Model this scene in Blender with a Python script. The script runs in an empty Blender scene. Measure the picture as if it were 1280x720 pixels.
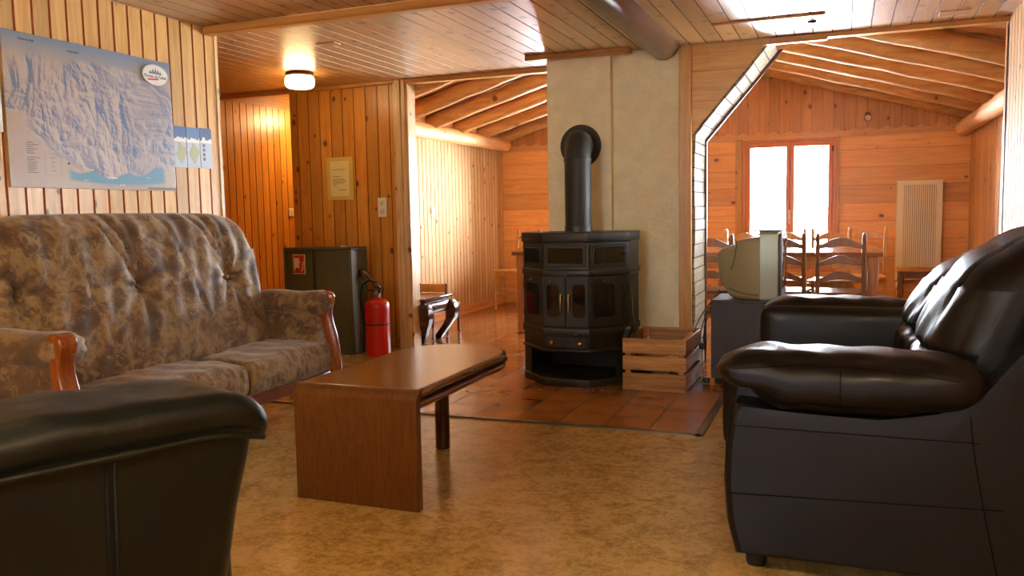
import bpy, bmesh, math, random
import numpy as np
from mathutils import Vector, Matrix
random.seed(7)
R = math.radians; PI = math.pi
scene = bpy.context.scene
COL = scene.collection

# ------------------------------------------------------------------ camera
F, YAW, PIT, ROL = 1042.85, .378128, .0892206, -.0185771
cam_d = bpy.data.cameras.new('camera'); cam = bpy.data.objects.new('camera', cam_d); COL.objects.link(cam)
cam_d.sensor_width = 36; cam_d.lens = F / 1280 * 36; cam_d.clip_start = .05; cam_d.clip_end = 300
cy, sy, cp, sp = math.cos(YAW), math.sin(YAW), math.cos(PIT), math.sin(PIT)
fw = Vector((-sy*cp, cy*cp, -sp)); rt = Vector((cy, sy, 0)); up = rt.cross(fw)
r2 = rt*math.cos(ROL) + up*math.sin(ROL); u2 = -rt*math.sin(ROL) + up*math.cos(ROL)
m = Matrix((r2, u2, -fw)).transposed().to_4x4(); m.translation = (0, 0, 1.12)
cam.matrix_world = m
cam_d.dof.use_dof = True; cam_d.dof.focus_distance = 5.0; cam_d.dof.aperture_fstop = 7.1
scene.camera = cam

# ------------------------------------------------------------------ world, light, exposure
SKY = 30.0          # overcast winter sky seen through the windows
SNOW = 92.0
HALL_LAMP = 19.0
ROOM_LAMP = 145.0
world = bpy.data.worlds.new('overcast_sky'); scene.world = world; world.use_nodes = True
bg = world.node_tree.nodes['Background']; bg.inputs[0].default_value = (.86, .93, 1.0, 1); bg.inputs[1].default_value = SKY
# surroundings: pale sky above, brilliant sunlit snow slopes on the window side of the house
wt = world.node_tree; _tc = wt.nodes.new('ShaderNodeTexCoord'); _sx = wt.nodes.new('ShaderNodeSeparateXYZ'); wt.links.new(_tc.outputs['Generated'], _sx.inputs[0])
def _mr(sock, a, b, c, d):
    n = wt.nodes.new('ShaderNodeMapRange'); n.interpolation_type = 'SMOOTHSTEP'; wt.links.new(sock, n.inputs[0])
    for q, x in enumerate((a, b, c, d)): n.inputs[q+1].default_value = x
    return n.outputs[0]
_low = _mr(_sx.outputs[2], .02, .30, 1., 0.); _side = _mr(_sx.outputs[1], -.15, .15, 0., 1.)
_m = wt.nodes.new('ShaderNodeMath'); _m.operation = 'MULTIPLY'; wt.links.new(_low, _m.inputs[0]); wt.links.new(_side, _m.inputs[1])
_a = wt.nodes.new('ShaderNodeMath'); _a.operation = 'MULTIPLY_ADD'; wt.links.new(_m.outputs[0], _a.inputs[0]); _a.inputs[1].default_value = SNOW-SKY; _a.inputs[2].default_value = SKY
wt.links.new(_a.outputs[0], bg.inputs[1])
scene.view_settings.view_transform = 'Standard'
try: scene.view_settings.look = 'None'
except Exception: pass
scene.view_settings.exposure = 0.33; scene.view_settings.gamma = 1.0
scene.view_settings.use_curve_mapping = False

# ------------------------------------------------------------------ node helpers
def srgb(h):
    if isinstance(h, str):
        h = [int(h[i:i+2], 16)/255 for i in (0, 2, 4)]
    return tuple(c/12.92 if c <= .04045 else ((c+.055)/1.055)**2.4 for c in h) + (1,)
class NT:
    def __init__(s, name):
        s.m = bpy.data.materials.new(name); s.m.use_nodes = True; s.t = s.m.node_tree; s.n = s.t.nodes; s.l = s.t.links
        s.b = s.n['Principled BSDF']; s.out = s.n['Material Output']
    def N(s, ty, **k):
        n = s.n.new(ty)
        for a, v in k.items(): setattr(n, a, v)
        return n
    def put(s, sock, v):
        if isinstance(v, bpy.types.NodeSocket): s.l.new(v, sock)
        else: sock.default_value = v
    def math(s, op, a, b=0.0, c=0.0, clamp=False):
        n = s.N('ShaderNodeMath', operation=op, use_clamp=clamp)
        s.put(n.inputs[0], a); s.put(n.inputs[1], b)
        if op in ('MULTIPLY_ADD', 'SMOOTH_MIN', 'WRAP'): s.put(n.inputs[2], c)
        return n.outputs[0]
    def comb(s, x, y, z):
        n = s.N('ShaderNodeCombineXYZ')
        for i, v in enumerate((x, y, z)): s.put(n.inputs[i], v)
        return n.outputs[0]
    def noise(s, vec, scale=1, detail=3, rough=.5, dist=0.0):
        n = s.N('ShaderNodeTexNoise'); s.put(n.inputs['Vector'], vec)
        n.inputs['Scale'].default_value = scale; n.inputs['Detail'].default_value = detail
        n.inputs['Roughness'].default_value = rough; n.inputs['Distortion'].default_value = dist
        return n.outputs[0]
    def ramp(s, fac, stops):
        n = s.N('ShaderNodeValToRGB'); s.put(n.inputs[0], fac); e = n.color_ramp.elements
        e[0].position, e[0].color = stops[0][0], stops[0][1]
        e[1].position, e[1].color = stops[-1][0], stops[-1][1]
        for p, c in stops[1:-1]:
            k = e.new(p); k.color = c
        return n.outputs[0]
    def maprange(s, v, a, b, c=0., d=1.):
        n = s.N('ShaderNodeMapRange', interpolation_type='SMOOTHSTEP'); s.put(n.inputs[0], v)
        for i, x in enumerate((a, b, c, d)): s.put(n.inputs[i+1], x)
        return n.outputs[0]
    def mix(s, f, a, b, mode='MIX'):
        n = s.N('ShaderNodeMix', data_type='RGBA', blend_type=mode); s.put(n.inputs[0], f); s.put(n.inputs[6], a); s.put(n.inputs[7], b)
        return n.outputs[2]
    def bump(s, h, strength=.3, dist=.01):
        n = s.N('ShaderNodeBump'); n.inputs['Strength'].default_value = strength; n.inputs['Distance'].default_value = dist
        s.put(n.inputs['Height'], h); s.l.new(n.outputs[0], s.b.inputs['Normal'])
    def obj_xyz(s):
        tc = s.N('ShaderNodeTexCoord'); sx = s.N('ShaderNodeSeparateXYZ'); s.l.new(tc.outputs['Object'], sx.inputs[0])
        return tc.outputs['Object'], sx.outputs[0], sx.outputs[1], sx.outputs[2]
    def P(s, **k):
        for a, v in k.items():
            s.put(s.b.inputs[a.replace('_', ' ')], v)
        return s.m

def plain(name, c, rough=.5, metal=0., coat=0., spec=.5, bumpv=None, var=0.0):
    s = NT(name); c = srgb(c)
    col = c
    if var or bumpv:
        o, x, y, z = s.obj_xyz(); nz = s.noise(o, bumpv[0] if bumpv else 30, 4)
        if bumpv: s.bump(nz, bumpv[1], bumpv[2])
        if var: col = s.mix(s.maprange(s.noise(o, 9, 4), .3, .7), tuple(v*(1-var) for v in c[:3])+(1,), tuple(min(1, v*(1+var)) for v in c[:3])+(1,))
    s.P(Base_Color=col, Roughness=rough, Metallic=metal, Coat_Weight=coat)
    s.b.inputs['Specular IOR Level'].default_value = spec
    return s.m

def pine(name, light, dark, knot='5a2a0c', across='X', along='Z', pitch=0., off=0., rough=.32, knots=.5, kscale=8., coat=.0, grain=1., var=.16, seam=0., spec=.5, coatr=.18, krad=.16, offs_along=2.0):
    """varnished softwood: board to board tone, grain along one axis, knots. Coordinates are the object's own."""
    s = NT(name); o, *ax = s.obj_xyz(); idx = 'XYZ'
    u = ax[idx.index(across)]; v = ax[idx.index(along)]
    w = ax[[i for i in range(3) if idx[i] not in (across, along)][0]]
    if pitch:
        q = s.math('DIVIDE', s.math('SUBTRACT', u, off), pitch); b = s.math('FLOOR', q)
        fr = s.math('FRACT', q)
    else:
        b = 0.37; q = None
    wn = s.N('ShaderNodeTexWhiteNoise', noise_dimensions='2D'); oi = s.N('ShaderNodeObjectInfo')
    s.l.new(s.comb(b, s.math('MULTIPLY', oi.outputs['Random'], 97.), 0.), wn.inputs['Vector'])
    rnd = wn.outputs['Value']
    vo = s.math('MULTIPLY_ADD', rnd, 37., v)
    g = s.noise(s.comb(s.math('MULTIPLY', u, 34.*grain), s.math('MULTIPLY', vo, offs_along), s.math('MULTIPLY', w, 34.*grain)), 1, 4, .6, .6)
    f = s.noise(s.comb(s.math('MULTIPLY', u, 260.), s.math('MULTIPLY', vo, 9.), s.math('MULTIPLY', w, 260.)), 1, 2, .5)
    gf = s.maprange(s.math('ADD', s.math('MULTIPLY', g, .75), s.math('MULTIPLY', f, .25)), .32, .68)
    col = s.mix(gf, srgb(dark), srgb(light))
    br = s.math('MULTIPLY_ADD', rnd, var*2, 1-var)
    col = s.mix(1., col, s.comb(br, br, br), 'MULTIPLY')
    vor = s.N('ShaderNodeTexVoronoi', voronoi_dimensions='3D'); vor.inputs['Scale'].default_value = 1
    warp = s.noise(s.comb(s.math('MULTIPLY', u, 25.), s.math('MULTIPLY', vo, 25.), 0.), 1, 2)
    ku = s.math('ADD', s.math('MULTIPLY', u, kscale), s.math('MULTIPLY', warp, .10))
    s.l.new(s.comb(ku, s.math('MULTIPLY', vo, kscale*.72), s.math('MULTIPLY', w, kscale*.5)), vor.inputs['Vector'])
    sx = s.N('ShaderNodeSeparateColor'); s.l.new(vor.outputs['Color'], sx.inputs[0])
    has = s.math('LESS_THAN', sx.outputs[0], knots)
    rad = s.math('MULTIPLY_ADD', sx.outputs[1], krad, krad*.35)
    d = s.math('DIVIDE', vor.outputs['Distance'], rad)
    kn = s.math('MULTIPLY', s.maprange(d, 1., .55), has)
    halo = s.math('MULTIPLY', s.math('MULTIPLY', s.maprange(d, 2.6, 1.), has), .38)
    col = s.mix(halo, col, srgb(dark)); col = s.mix(s.math('MULTIPLY', kn, .85), col, srgb(knot))
    if seam and q:
        e = s.math('MINIMUM', fr, s.math('SUBTRACT', 1., fr)); sm = s.maprange(e, seam/pitch, seam/pitch*.3)
        col = s.mix(s.math('MULTIPLY', sm, .75), col, srgb(knot)); s.bump(s.math('MULTIPLY', sm, -1.), .5, .004)
    else:
        s.bump(gf, .12, .002)
    s.P(Base_Color=col, Roughness=s.math('MULTIPLY_ADD', f, .14, rough-.07), Coat_Weight=coat, Coat_Roughness=coatr, Specular_IOR_Level=spec)
    return s.m

# ------------------------------------------------------------------ mesh helpers
class MB:
    def __init__(s): s.v = []; s.f = []; s.mi = []
    def add(s, vs, fs, mi=0, M=None):
        o = len(s.v); s.v += [tuple(M @ Vector(p)) if M else tuple(p) for p in vs]
        s.f += [tuple(i+o for i in f) for f in fs]; s.mi += [mi]*len(fs); return s
    def box(s, x0, x1, y0, y1, z0, z1, mi=0, M=None):
        vs = [(x, y, z) for x in (x0, x1) for y in (y0, y1) for z in (z0, z1)]
        return s.add(vs, [(0,1,3,2),(4,6,7,5),(0,4,5,1),(2,3,7,6),(0,2,6,4),(1,5,7,3)], mi, M)
    def prism(s, poly, a, b, axis='Y', mi=0, M=None):
        """poly in the plane of the two other axes, swept from a to b along axis"""
        def p(q, t):
            return {'X': (t, q[0], q[1]), 'Y': (q[0], t, q[1]), 'Z': (q[0], q[1], t)}[axis]
        n = len(poly); vs = [p(q, a) for q in poly] + [p(q, b) for q in poly]
        return s.add(vs, [tuple(range(n)), tuple(range(2*n-1, n-1, -1))] + [(i, i+n, (i+1) % n+n, (i+1) % n) for i in range(n)], mi, M)
    def rings(s, rings, closed=True, caps=True, mi=0, M=None):
        n = len(rings[0]); vs = [p for r in rings for p in r]; fs = []
        for k in range(len(rings)-1):
            for i in range(n if closed else n-1):
                j = (i+1) % n; fs.append((k*n+i, k*n+j, (k+1)*n+j, (k+1)*n+i))
        if caps: fs.append(tuple(range(n-1, -1, -1))); fs.append(tuple((len(rings)-1)*n+i for i in range(n)))
        return s.add(vs, fs, mi, M)
    def lathe(s, prof, n=24, M=None, mi=0, caps=True):
        return s.rings([[(r*math.cos(2*PI*i/n), r*math.sin(2*PI*i/n), z) for i in range(n)] for r, z in prof], True, caps, mi, M)
    def tube(s, pts, r, n=8, mi=0, M=None):
        pts = [Vector(p) for p in pts]; k = len(pts); rr = r if isinstance(r, (list, tuple)) else [r]*k
        rings = []; t0 = (pts[1]-pts[0]).normalized(); nrm = t0.orthogonal().normalized()
        for i, p in enumerate(pts):
            t = (pts[min(i+1, k-1)]-pts[max(i-1, 0)]).normalized()
            nrm = (nrm - t*nrm.dot(t)).normalized(); bn = t.cross(nrm)
            rings.append([tuple(p+(nrm*math.cos(2*PI*j/n)+bn*math.sin(2*PI*j/n))*rr[i]) for j in range(n)])
        return s.rings(rings, True, True, mi, M)
    def puff(s, c, h, r, bulge=(0, 0, 0), n=12, fn=None, mi=0, M=None):
        """rounded box, half sizes h, corner radius r, faces crowned by bulge; fn deforms each point"""
        bm = bmesh.new(); bmesh.ops.create_cube(bm, size=2)
        bmesh.ops.subdivide_edges(bm, edges=bm.edges[:], cuts=n, use_grid_fill=True)
        vs = []
        for v in bm.verts:
            p = v.co; q = [0]*3
            q = Vector([p[i]*h[i] for i in range(3)])
            inner = Vector([max(-(h[i]-r), min(h[i]-r, q[i])) for i in range(3)])
            d = q-inner
            if d.length > 1e-9:
                # rounded corner: push to radius r when in the outer shell
                q = inner + d.normalized()*r if max(abs(p[0]), abs(p[1]), abs(p[2])) > .9999 else q
            for i in range(3):
                a, b = [j for j in range(3) if j != i]
                q[i] += bulge[i]*(1-p[a]**2)*(1-p[b]**2)*(1 if q[i] > 0 else -1)*min(1, abs(q[i])/h[i])
            q = q+Vector(c)
            vs.append(tuple(fn(q) if fn else q))
        fs = [tuple(v.index for v in f.verts) for f in bm.faces]
        bm.free(); return s.add(vs, fs, mi, M)
    def build(s, name, mats, parent=None, smooth=None, bevel=0, seg=2, kind=None, loc=None, weld=True):
        me = bpy.data.meshes.new(name); me.from_pydata(s.v, [], s.f)
        for mt in (mats if isinstance(mats, (list, tuple)) else [mats]): me.materials.append(mt)
        for p, i in zip(me.polygons, s.mi): p.material_index = i
        bm = bmesh.new(); bm.from_mesh(me); bmesh.ops.recalc_face_normals(bm, faces=bm.faces[:]); bm.to_mesh(me); bm.free()
        if smooth is not None:
            for p in me.polygons: p.use_smooth = True
            me.set_sharp_from_angle(angle=R(smooth))
        o = bpy.data.objects.new(name, me); COL.objects.link(o)
        if parent: o.parent = parent
        if kind: o['kind'] = kind
        if loc: o.location = loc
        if bevel:
            b = o.modifiers.new('bevel', 'BEVEL'); b.width = bevel; b.segments = seg; b.limit_method = 'ANGLE'; b.angle_limit = R(35); b.harden_normals = False
            for p in me.polygons: p.use_smooth = True
            me.set_sharp_from_angle(angle=R(60 if smooth is None else smooth))
        return o
def tag(o, label, cat, group=None):
    o['label'] = label; o['category'] = cat
    if group: o['group'] = group
    return o
def thing(name, label, cat, loc=(0, 0, 0), rz=0, group=None):
    o = bpy.data.objects.new(name, None); COL.objects.link(o); o.location = loc; o.rotation_euler = (0, 0, rz); o.empty_display_size = .1
    return tag(o, label, cat, group)
def dup(root, loc, rz, label, group=None):
    c = root.copy(); COL.objects.link(c); c.location = loc; c.rotation_euler = (0, 0, rz); c['label'] = label
    if group: c['group'] = group
    for ch in list(root.children):
        k = ch.copy(); COL.objects.link(k); k.parent = c
        for g in ch.children:
            e = g.copy(); COL.objects.link(e); e.parent = k
    return c
def arc(cx, cy, r, a0, a1, n=8, ry=None):
    return [(cx+r*math.cos(R(a0+(a1-a0)*i/n)), cy+(ry or r)*math.sin(R(a0+(a1-a0)*i/n))) for i in range(n+1)]
def rrect(x0, x1, z0, z1, r, n=4):
    return arc(x1-r, z1-r, r, 0, 90, n)+arc(x0+r, z1-r, r, 90, 180, n)+arc(x0+r, z0+r, r, 180, 270, n)+arc(x1-r, z0+r, r, 270, 360, n)
def text(name, s, size, mat, parent, M, align='CENTER', ext=.0004):
    cu = bpy.data.curves.new(name, 'FONT'); cu.body = s; cu.size = size; cu.align_x = align; cu.align_y = 'CENTER'; cu.extrude = ext
    t = bpy.data.objects.new(name, cu); COL.objects.link(t)
    dg = bpy.context.evaluated_depsgraph_get(); me = bpy.data.meshes.new_from_object(t.evaluated_get(dg))
    bpy.data.objects.remove(t); me.materials.clear(); me.materials.append(mat)
    o = bpy.data.objects.new(name, me); COL.objects.link(o); o.parent = parent; o.matrix_local = M
    return o

def board_wall(name, mats, plane, c, sgn, rects, pitch, off=0., gw=.01, gd=.006, thick=.05, parent=None, along=None):
    """tongue and groove boards as real profile. plane X/Y/Z at coordinate c, visible side sgn. rects: (u0,u1,v0,v1), boards split along u."""
    mb = MB()
    def P(u, d, v):
        if plane == 'X': return (c+sgn*d, u, v) if along != 'Y' else (c+sgn*d, v, u)
        if plane == 'Y': return (u, c+sgn*d, v) if along != 'X' else (v, c+sgn*d, u)
        return (u, v, c+sgn*d)
    for u0, u1, v0, v1 in rects:
        k0 = math.ceil((u0-off)/pitch+1e-6); gs = []
        g = off+k0*pitch
        while g < u1-gw: 
            if g > u0+gw: gs.append(g)
            g += pitch
        prof = [(u0, 0, 0)]
        for g in gs:
            prof += [(g-gw*.5, 0, 0), (g-gw*.3, -gd, 1), (g+gw*.3, -gd, 1), (g+gw*.5, 0, 1)]
        prof.append((u1, 0, 0))
        n = len(prof); vs = [P(u, d, v0) for u, d, _ in prof]+[P(u, d, v1) for u, d, _ in prof]
        for i in range(n-1):
            mb.add([vs[i], vs[i+1], vs[n+i+1], vs[n+i]], [(0, 1, 2, 3)], 1 if (prof[i+1][2] and (prof[i][1] or prof[i+1][1])) else 0)
        # backing and rims
        b = [P(u0, -thick, v0), P(u1, -thick, v0), P(u1, -thick, v1), P(u0, -thick, v1), vs[0], vs[n-1], vs[2*n-1], vs[n]]
        mb.add(b, [(0, 1, 2, 3), (0, 3, 7, 4), (1, 5, 6, 2)], 0)
        mb.add([b[0], b[1]]+vs[n-1::-1], [tuple(range(n+2))], 0)
        mb.add([b[3], b[2]]+vs[2*n-1:n-1:-1], [tuple(range(n+2))], 0)
    me = bpy.data.meshes.new(name); me.from_pydata(mb.v, [], mb.f)
    for mt in mats: me.materials.append(mt)
    for p, i in zip(me.polygons, mb.mi): p.material_index = i
    o = bpy.data.objects.new(name, me); COL.objects.link(o)
    if parent: o.parent = parent
    else: o['kind'] = 'structure'
    return o

# ------------------------------------------------------------------ materials
GROOVE = plain('groove_bounce_wood', 'a4561a', .55)  # orange paints light bouncing inside the grooves, along with unfaded wood
GROOVED = plain('dark_groove_wood', '5a3214', .6)
PW = dict(knots=.55, kscale=10, krad=.19)
pine_map = pine('pale_pine_boards', 'd8ab68', 'c08f4a', '4f2a10', across='Y', along='Z', pitch=.093, off=2.748, **PW)
pine_hall = pine('amber_hall_boards', 'd0963e', 'b87826', '3f1c08', across='Y', along='Z', pitch=.1, off=6.3, **PW)
pine_part = pine('amber_partition_boards', 'd08f3a', 'b87328', '3f1c08', across='X', along='Z', pitch=.115, off=-3.42, knots=.6, kscale=10, krad=.20)
pine_lroom = pine('pale_back_room_boards', 'cfa468', 'b98a4c', '5a2a0c', across='Y', along='Z', pitch=.085, off=6.2, rough=.7, spec=.3, **PW)
pine_back = pine('orange_window_wall_boards', 'e4a962', 'd5914c', '4a1d08', across='Z', along='X', pitch=.19, off=.02, knots=.6, kscale=8, seam=.0025, krad=.17)
pine_gable = pine('orange_gable_boards', 'c58848', 'b07034', '4a1d08', across='X', along='Z', pitch=.11, off=.0, seam=.0025, **PW)
pine_right = pine('pale_right_wall_boards', 'd9a468', 'c58a48', '5a2a0c', across='Y', along='Z', pitch=.09, off=5.8, rough=.62, spec=.15, **PW)
pine_ceil = pine('varnished_ceiling_boards', 'c89c66', 'ae8048', '341808', across='X', along='Y', pitch=.112, off=.03, knots=.85, kscale=11, krad=.27, rough=.38, coat=1.0, coatr=.3)
deck = pine('roof_deck_boards', 'c98a4c', 'b07035', '4a1d08', across='Y', along='X', pitch=.14, seam=.004)
log_x = pine('peeled_log_across', 'cf9c60', 'b07a40', '4a1d08', across='Y', along='X', grain=.5, rough=.6, spec=.15, knots=.5, kscale=6)
log_y = pine('peeled_log_lengthwise', 'e0aa70', 'c98e50', '4a1d08', across='X', along='Y', grain=.5, rough=.6, spec=.2, knots=.5, kscale=6)
log_dark = pine('dark_brown_log', '604229', '42281a', '2c160a', across='X', along='Y', grain=.4, rough=.33, coat=.3)
trimX = pine('orange_trim_across', 'c98e48', 'ae7434', across='Z', along='X', knots=.3)
trimY = pine('orange_trim_lengthwise', 'c88440', 'ac6528', across='X', along='Y', knots=.3)
trimZ = pine('orange_trim_upright', 'cd9a4c', 'b47e36', across='X', along='Z', knots=.35)
pale_post = pine('pale_post', 'd8b98c', 'b8925c', across='X', along='Z', knots=.35, rough=.3)
rev_m = pine('grey_reveal_boards', 'a0957e', '7c705a', '3a2a1c', across='Z', along='X', pitch=.095, off=.02, rough=.6, spec=.25, var=.2)  # even grey-beige boards lining the opening
rev_g = plain('reveal_gap', '2c2018', .7)
plaster = plain('cream_plaster', 'efe6bf', .8, bumpv=(42, .55, .012), var=.05)
chair_wood = pine('honey_beech', 'c9924a', 'b27a36', '8a5020', across='X', along='Z', knots=.0, grain=1.2, rough=.3, var=.05)
chair_dark = pine('backlit_brown_beech', '6e4222', '553018', '6a3814', across='X', along='Z', knots=.0, grain=1.2, rough=.3, var=.05)  # beech made darker to paint the near chairs as backlit
table_m = pine('brown_table_top', '9c6234', '7c4620', across='Y', along='X', pitch=.12, knots=.05, rough=.2, coat=.3, seam=.003)
table_l = pine('brown_table_frame', '9c6030', '7c4620', across='X', along='Z', knots=.05, rough=.3)
black_m = plain('black_plastic', '16161a', .4)
white_p = plain('white_plastic', 'e6dfca', .35)
brass = plain('worn_brass', 'b8904a', .3, 1.)
steel = plain('brushed_steel', 'a8a6a0', .35, 1.)

def leather(name, c, c2, rough=.34):
    s = NT(name); o, x, y, z = s.obj_xyz()
    v = s.N('ShaderNodeTexVoronoi', feature='DISTANCE_TO_EDGE'); v.inputs['Scale'].default_value = 260; s.l.new(o, v.inputs['Vector'])
    big = s.noise(o, 7, 3, .5)
    h = s.math('ADD', s.math('MULTIPLY', s.maprange(v.outputs[0], 0, .12), .12), s.math('MULTIPLY', big, .25))
    s.bump(h, .28, .006)
    s.P(Base_Color=s.mix(s.maprange(s.noise(o, 5, 4), .35, .65), srgb(c), srgb(c2)), Roughness=s.maprange(s.noise(o, 12, 3), .3, .7, rough-.05, rough+.08))
    s.b.inputs['Specular IOR Level'].default_value = .30
    return s.m
leath = leather('black_brown_leather', '110e0d', '0c0a09')
leath_g = leather('bottle_green_leather', '0c130e', '080d0a', .33)
thread = plain('stitch_thread', '060505', .95, 0, 0, .1)

def lino():
    s = NT('mottled_linoleum'); o, x, y, z = s.obj_xyz()
    a = s.noise(o, 9, 8, .68, .6); b = s.noise(o, 38, 6, .7, .3); c = s.noise(o, 150, 3, .6)
    f = s.math('ADD', s.math('ADD', s.math('MULTIPLY', a, .45), s.math('MULTIPLY', b, .4)), s.math('MULTIPLY', c, .2))
    col = s.ramp(f, [(.38, srgb('7d6236')), (.46, srgb('987642')), (.52, srgb('ad8c50')), (.58, srgb('c09e62')), (.70, srgb('a88850'))])
    s.P(Base_Color=col, Roughness=s.math('MULTIPLY_ADD', b, .10, .17)); s.bump(b, .05, .003)
    return s.m
def tiles():
    s = NT('glazed_terracotta_tiles'); o, x, y, z = s.obj_xyz(); T = .245
    def cell(u, off):
        q = s.math('DIVIDE', s.math('SUBTRACT', u, off), T); fl = s.math('FLOOR', q); fr = s.math('FRACT', q)
        e = s.math('MULTIPLY', s.math('MINIMUM', fr, s.math('SUBTRACT', 1., fr)), T); return fl, e
    fx, ex = cell(x, -.665); fy, ey = cell(y, 4.135)
    e = s.math('MINIMUM', ex, ey); g = s.maprange(e, .003, .0055, 1., 0.)
    wn = s.N('ShaderNodeTexWhiteNoise', noise_dimensions='2D'); s.l.new(s.comb(fx, fy, 0.), wn.inputs['Vector'])
    n = s.noise(o, 5, 5, .6)
    f = s.math('ADD', s.math('MULTIPLY_ADD', wn.outputs[0], .25, .1), s.math('MULTIPLY', n, .6))
    col = s.ramp(f, [(.25, srgb('8a5226')), (.5, srgb('9c6028')), (.8, srgb('b67c42'))])
    col = s.mix(g, col, srgb('4a3426'))
    s.P(Base_Color=col, Roughness=s.math('MAXIMUM', s.math('MULTIPLY', g, .7), s.math('MULTIPLY_ADD', n, .08, .10)))
    s.bump(s.math('MULTIPLY_ADD', g, -1., s.math('MULTIPLY', s.noise(o, 3, 2), .6)), .3, .003)
    return s.m
def velvet():
    s = NT('floral_tapestry_velvet'); o, x, y, z = s.obj_xyz()
    w = s.N('ShaderNodeTexNoise'); w.inputs['Scale'].default_value = 5; w.inputs['Detail'].default_value = 2; s.l.new(o, w.inputs['Vector'])
    vm = s.N('ShaderNodeVectorMath', operation='MULTIPLY_ADD'); s.l.new(w.outputs['Color'], vm.inputs[0]); vm.inputs[1].default_value = (.16, .16, .16); s.l.new(o, vm.inputs[2])
    p = vm.outputs[0]
    base = s.ramp(s.noise(p, 6.5, 6, .66), [(.34, srgb('4a3518')), (.45, srgb('644824')), (.50, srgb('7f6238')), (.55, srgb('92784c')), (.60, srgb('745c3a')), (.70, srgb('584430'))])
    v = s.N('ShaderNodeTexVoronoi', feature='F1'); v.inputs['Scale'].default_value = 9; s.l.new(p, v.inputs['Vector'])
    leaf = s.math('MULTIPLY', s.maprange(v.outputs['Distance'], .36, .30), s.maprange(s.noise(p, 40, 4, .7), .42, .52))
    base = s.mix(s.math('MULTIPLY', leaf, .75), base, srgb('4c361c'))
    v2 = s.N('ShaderNodeTexVoronoi', feature='DISTANCE_TO_EDGE'); v2.inputs['Scale'].default_value = 13; s.l.new(p, v2.inputs['Vector'])
    vein = s.math('MULTIPLY', s.maprange(v2.outputs[0], .035, .01), s.maprange(s.noise(o, 6, 3), .5, .58))
    base = s.mix(s.math('MULTIPLY', vein, .7), base, srgb('3e2c1c'))
    pale = s.math('MULTIPLY', s.maprange(s.noise(p, 11, 5, .75), .56, .62), .6)
    base = s.mix(pale, base, srgb('98805a'))
    base = s.mix(1., base, (.86, .80, .70, 1), 'MULTIPLY')
    s.P(Base_Color=base, Roughness=.72, Sheen_Weight=.4, Sheen_Roughness=.4, Sheen_Tint=(1, .95, .88, 1))
    s.bump(s.math('ADD', s.noise(o, 320, 2), s.math('MULTIPLY', s.noise(o, 28, 4, .6), 1.5)), .35, .004)
    return s.m
def oak(name, l, d, along, across, rough=.22):
    s = NT(name); o, *ax = s.obj_xyz(); i = 'XYZ'.index
    u, v = ax[i(across)], ax[i(along)]; w = ax[3-i(across)-i(along)]
    n = s.noise(s.comb(s.math('MULTIPLY', u, 9.), s.math('MULTIPLY', v, 1.6), s.math('MULTIPLY', w, 9.)), 1, 3, .5, 1.4)
    rings = s.math('FRACT', s.math('MULTIPLY', n, 9.)); rings = s.math('ABSOLUTE', s.math('MULTIPLY_ADD', rings, 2., -1.))
    f = s.noise(s.comb(s.math('MULTIPLY', u, 220.), s.math('MULTIPLY', v, 8.), s.math('MULTIPLY', w, 220.)), 1, 3, .6)
    k = s.math('ADD', s.math('MULTIPLY', rings, .22), s.math('MULTIPLY', f, .75))
    s.P(Base_Color=s.mix(s.maprange(k, .25, .85), srgb(d), srgb(l)), Roughness=rough, Coat_Weight=.35, Coat_Roughness=.12)
    return s.m
lino_m, tile_m, velvet_m = lino(), tiles(), velvet()
oak_leg = oak('stained_oak_upright', '6e4018', '4c2a0d', 'Z', 'X', .28)
oak_top = oak('stained_oak_top', '7a4a1c', '57320f', 'Y', 'X', .2)
cherry = oak('polished_cherry', '98501e', '743610', 'Z', 'Y', .22)
cherry_y = oak('polished_cherry_rail', '7a3a18', '55240c', 'Y', 'Z', .3)
def glass(name, refl=.06, tint=(1, 1, 1, 1)):
    s = NT(name); t = s.N('ShaderNodeBsdfTransparent'); t.inputs[0].default_value = tint; g = s.N('ShaderNodeBsdfGlossy'); g.inputs['Roughness'].default_value = .02
    mx = s.N('ShaderNodeMixShader'); fr = s.N('ShaderNodeFresnel'); fr.inputs[0].default_value = 1.45
    s.l.new(fr.outputs[0], mx.inputs[0]); s.l.new(t.outputs[0], mx.inputs[1]); s.l.new(g.outputs[0], mx.inputs[2]); s.l.new(mx.outputs[0], s.out.inputs[0]); return s.m
glass_m = glass('window_glass')
def emit(name, c, k):
    s = NT(name); s.P(Base_Color=srgb(c), Emission_Color=srgb(c), Emission_Strength=k); return s.m

# ------------------------------------------------------------------ the room shell
CZ = 2.23
MB().box(-5.6, 1.6, -1.5, 9.9, -.12, 0).build('floor', lino_m, kind='structure')
fl = MB(); fl.box(-3.42, -.665, 4.135, 5.82, .0, .006); fl.box(-3.42, .95, 5.82, 6.2, 0, .006); fl.box(-3.98, 1.22, 6.2, 9.72, 0, .006)
fl.build('floor', tile_m, kind='structure')
st = MB(); st.box(-3.42, -.64, 4.10, 4.135, 0, .009); st.box(-.665, -.63, 4.10, 5.82, 0, .009)
st.build('trim_1', plain('floor_edging_strip', '8a7a5c', .3, .7), kind='structure')
board_wall('ceiling', [pine_ceil, GROOVED], 'Z', CZ, -1, [(-5.45, -1.97, -1.5, 6.2), (-1.97, 1.0, -1.5, 5.86)], .112, .03, .007, .004, .04)
board_wall('ceiling', [pine_ceil, GROOVED], 'Z', CZ, -1, [(-5.45, -4.5, 6.2, 9.2)], .112, .03, .007, .004, .04)
board_wall('wall_left', [pine_map, GROOVE], 'X', -3.47, 1, [(-1.5, 4.04, 0, CZ)], .093, 2.748, .013, .008, .1)
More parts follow.
